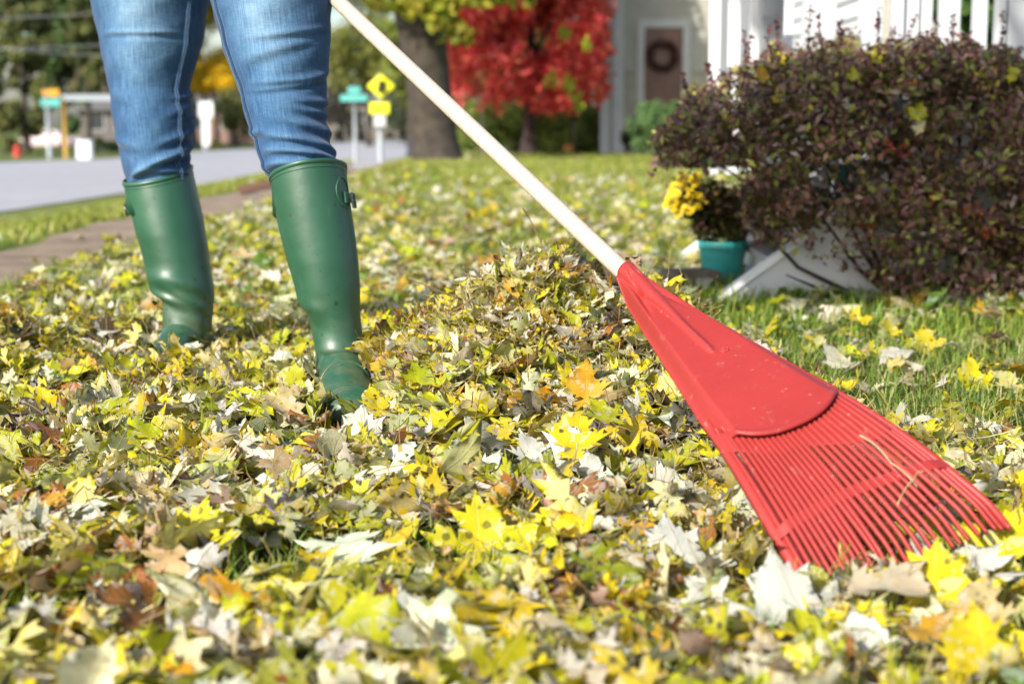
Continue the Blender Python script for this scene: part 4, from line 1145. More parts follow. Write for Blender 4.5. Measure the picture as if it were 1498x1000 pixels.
cb.add(V, F); o = cb.build('crossbar', m_red, rake, False, .001); o.parent = head

# ------------------------------------------------------------------ barberry bush
bush_base = gpx(1335, 438)
bush = empty('barberry_bush', bush_base, 'large rounded dark purple barberry bush beside the porch steps', 'bush')
mb = MB()
bb = bush_base
tips = []
for i in range(46):
    tx, ty = rng.uniform(985, 1560), rng.uniform(90, 330)
    Yq = rng.uniform(3.85, 4.7); q = unp(tx, ty, Yq)
    b0 = bb+np.array([rng.uniform(-.12, .25), rng.uniform(-.08, .15), -.03])
    mid = (b0*.5+q*.5)+np.array([0, 0, .06 if ty < 250 else -.02]); m2 = b0*.2+q*.8+np.array([0, 0, .05])
    mb.tube([b0, mid, m2, q], [rng.uniform(.006, .011), .005, .0035, .0015], 6)
for (tx, ty) in ((1190, 300), (1205, 245), (1230, 225), (1150, 402)):
    q = unp(tx, ty, 3.85); b0 = bb+np.array([-.05, -.02, 0]); mb.tube([b0, b0*.55+q*.45+np.array([0, 0, -.03]), q], [.009, .006, .002], 6)
mb.build('branch', m_dbark, bush, True)
def bush_mask(P):
    px, py, _ = proj(P)
    top = np.interp(px, [945, 960, 975, 1000, 1050, 1110, 1160, 1250, 1400, 1498, 1560], [235, 205, 178, 148, 116, 88, 64, 48, 58, 84, 100])
    bot = np.interp(px, [950, 990, 1080, 1120, 1180, 1250, 1300, 1360, 1500], [255, 285, 335, 362, 385, 392, 430, 438, 432])
    k = (py > top-4+8*np.sin(px*.11)+rng.normal(0, 5, len(P))) & (py < bot+6*np.sin(px*.2)) & (px > 952+6*np.sin(py*.09))
    r = rng.random(len(P))
    for hx_, hy_, ha, hb_ in ((1130, 235, 16, 12), (1290, 250, 14, 18), (1405, 205, 14, 12), (1175, 205, 12, 9), (1440, 290, 16, 20), (1295, 330, 22, 16), (1392, 385, 18, 22), (1080, 195, 10, 8), (1250, 175, 9, 8), (1345, 115, 9, 8)):
        k &= ~((((px-hx_)/ha)**2+((py-hy_)/hb_)**2 < 1) & (r < .86))
    cav = ((px-1222)/36)**2+((py-262)/32)**2 < 1
    k &= ~(cav & (r < .80))
    low = (py > 330) & (px > 1090) & (px < 1290); k &= ~(low & (r < .74))
    k &= ~((((px-1355)/26)**2+((py-345)/44)**2 < 1) & (r < .7)) & ~((((px-1318)/12)**2+((py-150)/16)**2 < 1) & (r < .8))
    low2 = (py > 300) & (py <= 345) & (px > 1150) & (px < 1300); k &= ~(low2 & (r < .2))
    fl_ = (px > 962) & (px < 1085) & (py > 244) & (py < 355); k &= ~(fl_ & (P[:, 1] < 4.6) & (r < .97))
    return k
C = []
for i in range(420):
    px, py = rng.uniform(955, 1620), rng.uniform(70, 430); Yq = rng.uniform(3.75, 4.75)
    q = unp(px, py, Yq); r = rng.uniform(.05, .11); C.append([*q, r, r, r*.8])
for i in range(80):
    q = unp(rng.uniform(1120, 1620), rng.uniform(78, 160), rng.uniform(3.9, 4.5)); r = rng.uniform(.05, .09); C.append([*q, r, r, r*.8])
for i in range(34):
    q = unp(rng.uniform(1300, 1640), rng.uniform(150, 260), rng.uniform(3.75, 4.4)); r = rng.uniform(.05, .09); C.append([*q, r, r, r*.8])
for i in range(50):
    q = unp(rng.uniform(1250, 1620), rng.uniform(230, 430), rng.uniform(3.72, 4.0)); r = rng.uniform(.05, .09); C.append([*q, r, r, r*.8])
BC = [(.115, .050, .045), (.13, .060, .048), (.10, .050, .050), (.15, .075, .058), (.095, .055, .042), (.13, .08, .045), (.16, .10, .07), (.20, .15, .13), (.10, .12, .03), (.13, .14, .03), (.24, .23, .05)]
foliage('foliage', C, 100000, .0142, [tuple(v*1.35 for v in c_) for c_ in BC], bush, mask=bush_mask, elong=1.7, mat=vmat('barberry leaf', .5, .12, .35))
acc = [[*unp(px, py, Yq), .035, .035, .03] for px, py, Yq in ((1270, 320, 3.8), (1362, 292, 3.8), (1420, 310, 3.8), (1440, 330, 3.8), (1300, 215, 3.8), (1140, 170, 3.9), (1330, 220, 3.9))]
foliage('autumn_leaves', acc, 110, .015, [(.45, .10, .05), (.45, .20, .06), (.35, .06, .05)], bush, elong=1.5)
# thin sprigs standing out of the top
sp = MB(); SPC = []
for px, py0, py1, dx in ((1112, 92, 42, 14), (1140, 72, 26, -4), (1180, 70, 8, 6), (1205, 66, 18, -8), (1232, 62, 30, -4), (1283, 62, 12, 2), (1300, 66, 40, 8), (1322, 60, 25, 16), (1364, 60, 30, 6), (1392, 66, 24, 3), (1465, 74, 22, 2), (1010, 130, 108, -12), (1045, 112, 92, -10), (1085, 100, 55, 14), (1095, 96, 50, -6), (1478, 80, 70, 15)):
    a, b_ = unp(px, py0+25, 3.98), unp(px+dx, py1, 3.98); c = (a+b_)/2+np.array([.004*dx/10, 0, .01])
    MB().tube([a, c, b_], [.0016, .0012, .0006], 5).build('sprig', m_dbark, bush, True)
    for t in np.linspace(.2, 1, 8):
        q = a*(1-t)+b_*t; SPC.append([*q, .009, .009, .008])
foliage('sprig_leaves', SPC, 900, .0085, [(.09, .03, .035), (.14, .05, .05), (.22, .06, .06)], bush, elong=1.4)
BL = [(1140, 85, 'yellow', 0, 'yellow maple leaf caught on the upper left shoulder of the bush'), (1168, 92, 'pale cream', 0, 'pale yellow maple leaf caught beside the yellow one high in the bush'),
      (1248, 112, 'lemon yellow', 0, 'bright yellow-green maple leaf caught in the upper middle of the bush'), (1112, 110, 'golden orange', 0, 'small orange leaf caught near the top left of the bush'),
      (1372, 85, 'silvery', 1, 'white-backed maple leaf on top of the bush at right'), (1335, 72, 'pale cream', 1, 'cream leaf on top of the bush, left of the white-backed one'),
      (1240, 155, 'silvery', 1, 'grey-white leaf hanging in the middle of the bush'), (1298, 140, 'tan', 1, 'tan leaf caught in the middle right of the bush'),
      (1334, 122, 'rusty brown', 0, 'rusty orange leaf in the right part of the bush'), (1480, 110, 'yellow-green', 0, 'yellow-green leaf at the right edge of the bush'),
      (1140, 140, 'yellow', 0, 'yellow leaf below the upper left leaves of the bush'), (1342, 165, 'yellow-green', 0, 'yellow-green leaf right of the middle of the bush'),
      (1490, 158, 'silvery', 1, 'grey-white leaf at the right end of the bush'), (1283, 82, 'lemon yellow', 0, 'small yellow leaf near the crest of the bush'),
      (1345, 185, 'pale cream', 0, 'cream-yellow leaf low in the right half of the bush'), (1430, 190, 'yellow', 0, 'small yellow leaf low at the right of the bush'), (1062, 178, 'golden orange', 0, 'orange-yellow leaf in the left flank of the bush'),
      (1238, 70, 'yellow', 0, 'yellow leaf on the crest of the bush above the yellow-green one')]
for px, py, nm, wh, lab in BL:
    p = unp(px, py, 3.80 if py > 100 else 3.95)
    q = dict(pos=p[None], size=np.array([rng.uniform(.034, .050)]), yaw=np.array([rng.uniform(-.8, .8)]), pitch=np.array([math.radians(62)]), roll=np.array([(PI if wh else 0)+rng.normal(0, .5)]),
             curl=np.array([1.2*(-1 if wh else 1)]), cdir=np.array([rng.uniform(0, PI)]), fold=np.array([.15]), rip=np.array([.03]), ph=np.array([rng.uniform(0, 6)]))
    one_leaf(q, np.array(PAL[nm][0]+(PAL[nm][1],)), T_HI[0], lab)
# young green shoots in the grass before the steps
for px, py, n_, lab in ((1150, 448, 500, 'low green weeds along the foot of the porch skirt, left clump'), (1230, 452, 500, 'low green weeds along the foot of the porch skirt, middle clump'), (1335, 400, 200, 'bright green sapling leaves at the foot of the bush'), (1440, 400, 700, 'green leafy weed at the right foot of the bush')):
    b0 = gpx(px, max(py, 448)); shrub(b0, (.10, .06, .022 if px < 1300 else .05), lab, [(.06, .14, .02), (.10, .2, .03), (.14, .22, .04)], .02, n_, 'weed', 'weed', k=9, cl=.3)

# ------------------------------------------------------------------ pots
def pot(base, r, h, label, mat=m_teal):
    e = empty('flower_pot', base, label, 'flower pot')
    mb = MB(); mb.lathe([(r*.74, 0), (r*.77, .003), (r*.95, h*.80), (r*.95, h*.82)], base, 36)
    mb.build('pot_body', mat, e, True)
    mb = MB(); mb.lathe([(r*.95, h*.80), (r*.985, h*.81), (r*.99, h*.84), (r*1.0, h*.98), (r*.99, h), (r*.95, h), (r*.92, h*.9)], base, 36); mb.build('pot_rim', mat, e, True)
    MB().lathe([(r*.5, h*.86), (r*.93, h*.90), (r*.5, h*.93)], base, 24).build('soil', m_dbark, e, True)
    return e
pb = gpx(1056, 413, .012); pr = 36/FPX*pb[1]*1.0; phh = .058/.47*pb[1]*.0+unp(1056, 352, pb[1])[2]-pb[2]
pot(pb, pr, phh, 'teal flower pot with yellow chrysanthemums standing before the steps')
mum = empty('chrysanthemum', pb+np.array([0, 0, phh]), 'potted chrysanthemum with a cluster of bright yellow blooms', 'flowers')
mc = [[*unp(px, py, pb[1]+dy), r, r, r] for px, py, dy, r in ((1030, 310, 0, .05), (1050, 325, .02, .05), (1062, 305, .03, .055), (1015, 300, -.02, .04), (1045, 290, .03, .05), (1075, 335, .02, .04), (1030, 335, 0, .035), (1005, 285, 0, .035))]
foliage('foliage', mc, 2600, .014, [(.07, .10, .03), (.05, .08, .02), (.12, .08, .03), (.10, .05, .03)], mum, elong=1.8)
mb = MB()
for c in mc: mb.tube([pb+np.array([0, 0, phh*.9]), np.array(c[:3])], [.004, .002], 5)
mb.build('stem', plain('green stem', (.07, .1, .03), .7), mum, True)
m_petal = plain('yellow petal', (.80, .60, .012), .6, .12, 40)
fl0 = None
FP = [(978, 290), (990, 283), (1002, 275), (1012, 262), (1020, 257), (1006, 264), (998, 258), (986, 272), (976, 300), (988, 297), (1000, 292), (1010, 280), (1018, 270), (1022, 294), (1012, 298), (1002, 305), (992, 312), (1010, 308), (1020, 302), (998, 298), (983, 281), (1024, 286), (994, 268), (986, 305), (1006, 290), (1016, 286), (1048, 285), (1034, 296)]
for k, (px, py) in enumerate(FP):
    c = unp(px, py, pb[1]-.05+rng.uniform(-.02, .02)); r = rng.uniform(.013, .018) if px < 1030 else .006
    mb = MB(); ax_ = Vector((rng.normal(-.3, .3), -.8, .5+rng.normal(0, .3))).normalized(); t = ax_.orthogonal().normalized(); b_ = ax_.cross(t)
    for ring, (n_, rr, up) in enumerate(((13, 1., .1), (11, .75, .32), (8, .45, .5))):
        for j in range(n_):
            a = 2*PI*j/n_+ring*.3; d = t*math.cos(a)+b_*math.sin(a); s_ = t*-math.sin(a)+b_*math.cos(a); cc_ = Vector(c)
            mb.add([cc_+ax_*r*.05, cc_+d*r*rr*.6+s_*r*.17+ax_*r*up*.8, cc_+d*r*rr+ax_*r*up, cc_+d*r*rr*.6-s_*r*.17+ax_*r*up*.8], [(0, 1, 2, 3)])
    mb.build('flower_head', m_petal, mum, True)
pb2 = unp(1240, 300, 4.55); pb2[2] = unp(1240, 300, 4.55)[2]
pot(pb2, .05, .125, 'teal pot half hidden behind the branches of the bush on the steps')

# ------------------------------------------------------------------ porch with steps, railing
m_pp = plain('porch paint', (.56, .58, .60), .55, .06, 3)
m_tread = plain('weathered tread', (.36, .36, .36), .8, .15, 8)
porch = empty('porch', (1.4, 4.6, 0), 'grey-white wooden porch with steps and balustrade behind the purple bush', 'porch')
Ys0, Ys1 = 3.99, 5.0
a0 = gpx(1052, 443); sx0 = unp(1052, 443, Ys0)[0]; slope = .119/.162
def stringer(y, x0, x1, t=.035, h0=0.):
    V = []; top = (x1-x0)*slope
    for yy in (y, y+t): V += [(x0, yy, -.03), (x1, yy, -.03), (x1, yy, top+h0), (x0, yy, h0)]
    return MB().add(V, [(0, 1, 2, 3), (7, 6, 5, 4), (0, 4, 5, 1), (1, 5, 6, 2), (2, 6, 7, 3), (3, 7, 4, 0)])
stringer(Ys0, sx0, sx0+.60).build('skirt_board', m_pp, porch)
V = MB(); x0, x1 = sx0-.008, sx0+.60
V.add([(x0, Ys0-.008, -.01), (x1, Ys0-.008, (x1-x0)*slope-.01), (x1, Ys0+.045, (x1-x0)*slope-.01), (x0, Ys0+.045, -.01),
       (x0, Ys0-.008, .009), (x1, Ys0-.008, (x1-x0)*slope+.009), (x1, Ys0+.045, (x1-x0)*slope+.009), (x0, Ys0+.045, .009)],
      [(0, 1, 2, 3), (7, 6, 5, 4), (0, 4, 5, 1), (1, 5, 6, 2), (2, 6, 7, 3), (3, 7, 4, 0)]); V.build('stringer_cap', m_white, porch)
xw = unp(997, 400, Ys1)[0]
stringer(Ys1, xw, xw+.66, .04, .04).build('far_stringer', m_white, porch)
for i in range(4):
    xs = sx0+.15+i*.165; zt_ = .115*(i+1)
    MB().box((xs, Ys0+.05, -.02 if i == 0 else zt_-.115), (xs+.02, Ys1-.01, zt_-.02)).build('riser', m_pp, porch)
    MB().box((xs-.018, Ys0+.048, zt_-.018), (xs+.20, Ys1-.005, zt_)).build('tread', m_tread, porch, False, .003)
MB().box((sx0+.60, Ys0+.01, .44), (4.2, 8.8, .475)).build('deck', m_tread, porch)
MB().box((sx0+.605, Ys0+.012, -.02), (4.18, Ys0+.035, .437)).build('porch_skirt', m_pp, porch)
m_shade_board = plain('shade-toned board', (.25, .26, .275), .6, .08, 4)  # shade put into the colour of the in-between slats and left panel
def bal(x0p, x1p, Y, zb, zt2, mat, dep=.035):
    a, b_ = unp(x0p, 60, Y)[0], unp(x1p, 60, Y)[0]
    return MB().box((a, Y, zb), (b_, Y+dep, zt2)).build('baluster', mat, porch, False, .002)
for a, b_ in ((1039, 1054), (1067, 1083), (1098, 1113)): bal(a, b_, 5.02, .30, .98, m_white, .04)
for a, b_ in ((1053, 1066), (1084, 1097)): bal(a, b_, 5.30, .30, .98, m_shade_board, .03)
bal(1114, 1146, 4.9, .10, 1.12, m_shade_board, .06); bal(1179, 1223, 4.5, .10, 1.12, m_pp, .08)
for a, b_ in ((1263, 1291), (1304, 1322), (1326, 1344), (1347, 1363), (1374, 1404), (1424, 1444), (1457, 1471), (1474, 1512), (1530, 1552), (1575, 1597)): bal(a, b_, 4.35, .50, .98, m_pp, .035)
bal(1147, 1160, 5.35, .2, 1.0, m_white, .03)
x0, x1 = unp(1250, 60, 4.35)[0], 3.4
MB().box((x0, 4.34, .96), (x1, 4.40, 1.0)).build('handrail', m_pp, porch, False, .004)
MB().box((x0, 4.345, .475), (x1, 4.395, .505)).build('bottom_rail', m_pp, porch, False, .003)
x0, x1 = unp(1034, 60, 5.0)[0], unp(1120, 60, 5.0)[0]
MB().box((x0, 5.01, .98), (x1+.4, 5.07, 1.02)).build('handrail', m_white, porch, False, .004)
# clapboard wing wall facing the lawn
mb = MB(); xw_ = 2.0
for i in range(14):
    z0 = -.02+i*.11
    mb.add([(xw_, 8.9, z0), (xw_, 11.0, z0), (xw_+.018, 11.0, z0+.11), (xw_+.018, 8.9, z0+.11), (xw_+.06, 8.9, z0), (xw_+.06, 11.0, z0), (xw_+.06, 11, z0+.11), (xw_+.06, 8.9, z0+.11)],
           [(0, 1, 2, 3), (0, 3, 7, 4), (1, 5, 6, 2), (4, 7, 6, 5), (0, 4, 5, 1), (3, 2, 6, 7)])
mb.build('clapboard_wall', m_pp, porch)
tag(MB().box((-.08, -.06, -.03), (.07, .06, .065), Matrix.Rotation(.3, 3, 'Z'), gpx(1012, 428)).build('paving_stone', plain('brown stone', (.13, .10, .08), .9, .3, 20, .8), bevel=.018), 'rough brown stone block before the white step end', 'stone')
shrub((2.30, 7.2, .47), (.62, .4, .42), 'dark green evergreen shrub behind the porch railing', [(.03, .08, .02), (.05, .12, .02), (.08, .14, .03)], .05, 4200, k=24)
shrub((2.35, 6.6, .47), (.28, .22, .36), 'olive green shrub behind the left part of the railing', [(.10, .14, .02), (.05, .12, .02), (.14, .14, .03)], .04, 2000, k=14)

# ------------------------------------------------------------------ house with the brown door
m_sid = plain('cream siding', (.40, .385, .33), .7, .08, 3)
m_sid2 = plain('stone-coloured shingle', (.36, .34, .27), .8, .14, 6)
m_roof = plain('grey shingles', (.12, .115, .11), .9, .3, 6, .5)
m_trim = plain('off-white trim', (.50, .50, .49), .6, .06)
m_door = plain('brown door', (.17, .085, .06), .45, .25, 4)
m_glass = plain('dark glass', (.03, .04, .05), .08)
HY = 24.0
hx0 = unp(884, 100, HY)[0]; hx1 = hx0+7.5
house = empty('house', (hx0+3.7, HY, 0), 'cream sided house with brown front door behind the lawn', 'house')
zband = unp(0, 105, HY)[2]
mb = MB(); dx0, dx1 = unp(942, 100, HY)[0], unp(998, 100, HY)[0]; dzt = unp(0, 41, HY)[2]
nb_ = 22
def clap(mb, x0, x1, z0, z1, y, stp=.13):
    z = z0
    while z < z1-1e-4:
        zz_ = min(z+stp, z1)
        mb.add([(x0, y-.015, z), (x1, y-.015, z), (x1, y, zz_), (x0, y, zz_), (x0, y+.02, z), (x1, y+.02, z)], [(0, 1, 2, 3), (0, 4, 5, 1)]); z = zz_
for x0, x1 in ((hx0, dx0-.1), (dx1+.1, hx1)): clap(mb, x0, x1, zband, 3.2, HY)
clap(mb, dx0-.1, dx1+.1, dzt+.1, 3.2, HY)
mb.box((hx0, HY+.02, -.1), (hx1, HY+6, 3.2)); mb.build('wall', m_sid, house)
mb = MB()
for x0, x1 in ((hx0, dx0-.1), (dx1+.1, hx1)): clap(mb, x0, x1, .0, zband-.03, HY-.02, .18)
mb.build('lower_wall', m_sid2, house)
MB().box((hx0-.01, HY-.045, zband-.03), (dx0-.1, HY-.0, zband+.04)).box((dx1+.1, HY-.045, zband-.03), (hx1, HY, zband+.04)).build('band_board', m_sid2, house)
MB().box((hx0-.06, HY-.07, -.1), (hx0+.09, HY+.1, 3.2)).build('corner_board', m_trim, house)
MB().box((hx0+.13, HY-.06, .0), (hx0+.30, HY+.0, 3.2)).build('downspout', m_trim, house)
MB().box((dx0-.11, HY-.06, .1), (dx0, HY+.01, dzt+.12)).box((dx1, HY-.06, .1), (dx1+.12, HY+.01, dzt+.12)).box((dx0-.001, HY-.06, dzt), (dx1+.001, HY+.01, dzt+.12)).build('door_frame', m_trim, house)
MB().box((dx0+.002, HY-.02, .1), (dx1-.002, HY+.015, dzt-.002)).build('door', m_door, house)
for (zx0, zx1) in ((.25, .85), (1.0, 1.7)):
    pass
dob = [o for o in house.children if o.name.startswith('door') and 'frame' not in o.name][0]
mbp = MB()
wd_ = dx1-dx0
for z0, z1 in ((.22, .72), (.85, 1.2)):
    for xa, xb in ((.12, .46), (.54, .88)): mbp.box((dx0+wd_*xa, HY-.032, z0), (dx0+wd_*xb, HY-.021, z1))
po = mbp.build('door_panel', m_door, house, False, .006); po.parent = dob; po.location = Vector(house.location)*0
po.location = (0, 0, 0); po.parent = dob
wc = unp(969, 82, HY-.08); V = []; F = []
wr = MB(); wpts = [wc+np.array([.20*math.cos(t), 0, .20*math.sin(t)]) for t in np.linspace(0, 2*PI, 30)]
we = empty('wreath', wc, 'dark red round wreath hanging on the brown door', 'wreath')
wr.tube(wpts, .04, 8).build('ring', m_dbark, we, True)
foliage('leaves', [[*p, .06, .05, .06] for p in wpts], 700, .05, [(.12, .03, .03), (.18, .05, .05), (.08, .04, .02)], we)
mb = MB(); mb.add([(hx0-.5, HY-.5, 3.05), (hx1+.5, HY-.5, 3.05), (hx1+.5, HY+3, 5.2), (hx0-.5, HY+3, 5.2), (hx0-.5, HY+6.5, 3.05), (hx1+.5, HY+6.5, 3.05)], [(0, 1, 2, 3), (3, 2, 5, 4), (0, 3, 4), (1, 5, 2)])
ro = mb.build('roof', m_roof, house); so_ = ro.modifiers.new('s', 'SOLIDIFY'); so_.thickness = .12
# porch roof edge / lamp at the upper left corner of the house
MB().box((hx0-.30, HY-.5, unp(0, 18, HY)[2]), (hx0-.04, HY+.3, 3.0)).build('bay_cornice', m_roof, house)
pp = gpx(893, 222); tag(MB().box((-.10, -.1, 0), (.10, .1, .62), Matrix.Identity(3), pp).box((-.13, -.13, .62), (.13, .13, .68), Matrix.Identity(3), pp).build('gate_post', m_sid, bevel=.01, loc=pp), 'short off-white post standing before the cream house corner', 'post')
pp = gpx(853, 223)
bx_ = empty('storage_box', pp, 'weathered grey wooden box before the hedge, left of the white post', 'box')
MB().box((-.17, -.15, .15), (.17, .15, .53), Matrix.Identity(3), pp).build('box_body', plain('grey wood', (.26, .23, .24), .9, .25, 9), bx_, False, .01)
MB().box((-.19, -.17, .531), (.19, .17, .57), Matrix.Identity(3), pp).build('lid', plain('grey wood lid', (.30, .27, .28), .9, .25, 9), bx_, False, .01)
MB().box((-.14, -.12, -.02), (-.09, .12, .149), Matrix.Identity(3), pp).box((.09, -.12, -.02), (.14, .12, .149), Matrix.Identity(3), pp).build('foot', m_dbark, bx_)
pp = gpx(832, 224)
pk = empty('pumpkin', pp, 'small orange pumpkin at the foot of the grey box', 'pumpkin')
V = []; F = []
for i in range(13):
    ph_ = PI*i/12
    for k in range(32):
        th = 2*PI*k/32; r = .085*math.sin(ph_)*(1+.08*abs(math.cos(4*th))); V.append(pp+np.array([r*math.cos(th), r*math.sin(th), .07-.065*math.cos(ph_)]))
for i in range(12):
    for k in range(32): F.append((i*32+k, i*32+(k+1) % 32, i*32+32+(k+1) % 32, i*32+32+k))
rawmesh('pumpkin_body', V, F, plain('orange skin', (.55, .22, .06), .5), pk)
MB().tube([pp+np.array([0, 0, .125]), pp+np.array([.01, 0, .165])], [.012, .008], 6).build('stem', m_bark, pk, True)

# green conical shrub, hedge, dark shrub
GREEN = [(.10, .18, .06), (.12, .21, .075), (.14, .23, .08), (.09, .16, .05)]
shrub(gpx(968, 243), (.52, .32, .40), 'soft green rounded shrub between the lawn and the house', GREEN, .028, 14000, k=60, cl=.3)
shrub(gpx(918, 226), (.16, .14, .26), 'dark burgundy-topped shrub beside the white post', [(.02, .05, .015), (.04, .02, .02), (.03, .06, .02), (.12, .03, .03)], .05, 1800)
hb = gpx(770, 224)
hed = empty('hedge', hb, 'long mixed green hedge running behind the lawn', 'hedge')
C = []
for i in range(150):
    px = rng.uniform(660, 885); c = unp(px, rng.uniform(158, 222), hb[1]+rng.uniform(.2, 1.2)); r = rng.uniform(.10, .24); C.append([*c, r, r, r])
foliage('foliage', C, 26000, .045, [(.17, .25, .04), (.12, .20, .04), (.24, .28, .06), (.34, .30, .10), (.10, .22, .04)], hed)
mb = MB()
for i in range(26):
    b_ = unp(665+i*8.4, 222, hb[1]+.6); b_[2] = -.05; mb.tube([b_, b_+np.array([rng.normal(0, .05), 0, .45])], [.02, .01], 6)
mb.build('stem', m_dbark, hed, True)

# ------------------------------------------------------------------ trees near
RED = [(.70, .10, .10), (.76, .13, .12), (.62, .07, .08), (.80, .19, .17), (.55, .06, .07), (.70, .20, .10)]
rb = gpx(773, 227)
def redmask(P):
    px, py, _ = proj(P); px = px+rng.normal(0, 9, len(P)); py = py+rng.normal(0, 9, len(P)); return (px > 655+6*np.sin(py*.2)) & (px < 882+5*np.sin(py*.1)) & (((px-790)/18)**2+((py-62)/20)**2 > 1) & (py < 150+9*np.sin(px*.09)+np.where(np.abs(px-840) < 40, 12, 0)) & (P[:, 2] < 4.6)
cR = unp(770, -40, rb[1])
tree(rb, .105, 3.6, cR, (1.7, 1.1, 2.2), .08, 52000, RED, 'small maple with scarlet foliage before the hedge', 'tree', None, 110, .42, m_dbark, 'red_maple', (.05, 0), redmask)
ylb = [[*unp(x, y, rb[1]-1.2), .09, .09, .13] for x, y in ((832, 122), (838, 138), (846, 152), (806, 116), (858, 66), (826, 48))]
ys_ = empty('yellow_sapling', gpx(842, 226), 'thin sapling with yellow-green leaves before the scarlet maple', 'sapling')
MB().tube([gpx(842, 226), unp(838, 140, rb[1]-1.2), unp(830, 40, rb[1]-1.2)], [.02, .012, .005], 6).build('trunk', m_dbark, ys_, True)
foliage('crown', ylb, 260, .06, [(.35, .42, .04), (.28, .34, .03), (.5, .45, .05)], ys_)

bt = gpx(637, 236); tb = empty('street_tree', bt, 'massive dark trunked maple at the lawn edge, lowest leaves yellow-green', 'tree')
mb = MB(); Yb = bt[1]
def wpx(x, y, dy=0): return unp(x, y, Yb+dy)
w0 = 1/FPX*Yb
mb.tube([wpx(640, 244), wpx(639, 232), wpx(636, 205), wpx(632, 170), wpx(627, 120), wpx(619, 60), wpx(612, 0), wpx(600, -120), wpx(590, -260)], [44*w0, 38*w0, 34*w0, 32.5*w0, 32*w0, 34*w0, 38*w0, 30*w0, 20*w0], 26)
mb.tube([wpx(625, 70), wpx(640, 35), wpx(655, 0), wpx(690, -80), wpx(720, -180)], [20*w0, 22*w0, 17*w0, 13*w0, 8*w0], 16)
mb.tube([wpx(612, 10), wpx(560, -60), wpx(480, -130)], [16*w0, 12*w0, 6*w0], 12)
to = mb.build('trunk', m_bark, tb, True)
YG = [(.22, .25, .02), (.30, .31, .025), (.16, .20, .02), (.38, .35, .03), (.25, .22, .02)]
C = [[*wpx(x, y, dy), r, r, r*.8] for x, y, dy, r in ((600, 5, -.7, .25), (628, 0, -.8, .25), (645, 22, -.8, .25), (662, 45, -.8, .2), (680, 52, -.8, .16), (650, 8, -.8, .2), (700, -10, -.7, .25), (730, -8, -.6, .22), (575, -8, -.6, .3), (770, -15, -.6, .25), (550, -15, -.3, .3))]
C += list(clumps_in(wpx(430, -430), (2.3, 1.4, 1.1), 34, .5))
foliage('crown', C, 12000, .11, YG, tb)
# trees of the far side seen between leg and trunk
lampb = gpx(613, 238); lampb = unp(613, 236, Yb+1.2); lampb[2] = float(terr(lampb[0], lampb[1]))
lamp = empty('street_lamp', lampb, 'dark blue-grey lamp post with flared foot just left of the big trunk', 'street lamp')
MB().lathe([(.17, -.05), (.17, .08), (.14, .14), (.10, .40), (.06, .55), (.055, .8)], lampb, 20).build('base', plain('dark iron', (.03, .035, .05), .5), lamp, True)
MB().lathe([(.05, .8), (.045, 2.9), (.07, 2.95), (.05, 3.0)], lampb, 16).build('pole', plain('dark iron pole', (.03, .035, .05), .5), lamp, True)
MB().lathe([(.06, 3.0), (.13, 3.1), (.15, 3.35), (.10, 3.5), (.02, 3.58)], lampb, 16).build('lamp_head', m_trim, lamp, True)

# ------------------------------------------------------------------ street signs
m_gal = plain('galvanised steel', (.34, .37, .40), .5, .1)
def sign_post(px, pyb, pyt, w_, label, plates, cat='street sign', mat=m_gal, Y=None, name='street_sign'):
    b0 = gpx(px, pyb); Yq = b0[1]; e = empty(name, b0, label, cat)
    zt_ = unp(px, pyt, Yq)[2]; r = w_/2/FPX*Yq
    MB().tube([b0-np.array([0, 0, .2]), (b0[0], b0[1], zt_)], r, 10).build('post', mat, e, True)
    for (kind, x0, x1, y0, y1, m_) in plates:
        a, c = unp(x0, y1, Yq-.06), unp(x1, y0, Yq-.06); mb = MB()
        if kind == 'dia':
            cx, cz = (a[0]+c[0])/2, (a[2]+c[2])/2; hx, hz = (c[0]-a[0])/2, (c[2]-a[2])/2
            V = [(cx+dx*hx, a[1]-dy, cz+dz*hz) for dy in (0, .03) for dx, dz in ((0, -1), (1, 0), (0, 1), (-1, 0))]
            mb.add(V, [(0, 3, 2, 1), (4, 5, 6, 7), (0, 1, 5, 4), (1, 2, 6, 5), (2, 3, 7, 6), (3, 0, 4, 7)])
        else: mb.box((a[0], a[1]-.03, a[2]), (c[0], a[1], c[2]))
        mb.build('sign_plate', m_, e, False, .01)
    return e
m_sy = plain('fluorescent yellow', (.78, .80, .01), .5, .03); m_st = plain('sign teal', (.10, .42, .38), .5, .05); m_so = plain('sign orange', (.75, .33, .02), .5, .05)
sign_post(557, 241, 108, 8, 'fluorescent yellow diamond crossing sign with yellow plaque beneath on a pale post', [('dia', 537, 578, 108, 145, m_sy), ('box', 541, 570, 150, 167, m_sy), ('box', 547, 565, 169, 186, m_trim)])
yo = [o for o in bpy.data.objects if o.name.startswith('sign_plate')][0]; yc = gpx(557, 241)[1]-.12
pic = MB(); P2 = lambda x, y: unp(x, y, yc)
pic.tube([P2(558, 118), P2(558, 119.5)], .045, 8); pic.tube([P2(558, 121), P2(557.5, 127)], .04, 6); pic.tube([P2(557.5, 127), P2(553, 134)], .03, 6); pic.tube([P2(557.5, 127), P2(561, 134)], .03, 6); pic.tube([P2(558, 122), P2(562, 127)], .022, 6); pic.tube([P2(558, 122), P2(553.5, 126)], .022, 6)
po_ = rawmesh('pictogram', pic.v, pic.f, plain('black sign paint', (.02, .02, .02), .6), yo.parent); po_.parent = yo
sign_post(520, 240, 125, 5, 'teal street name sign on a thin post left of the yellow crossing sign', [('box', 498, 538, 139, 149, m_st), ('box', 509, 528, 127, 138, m_st)])
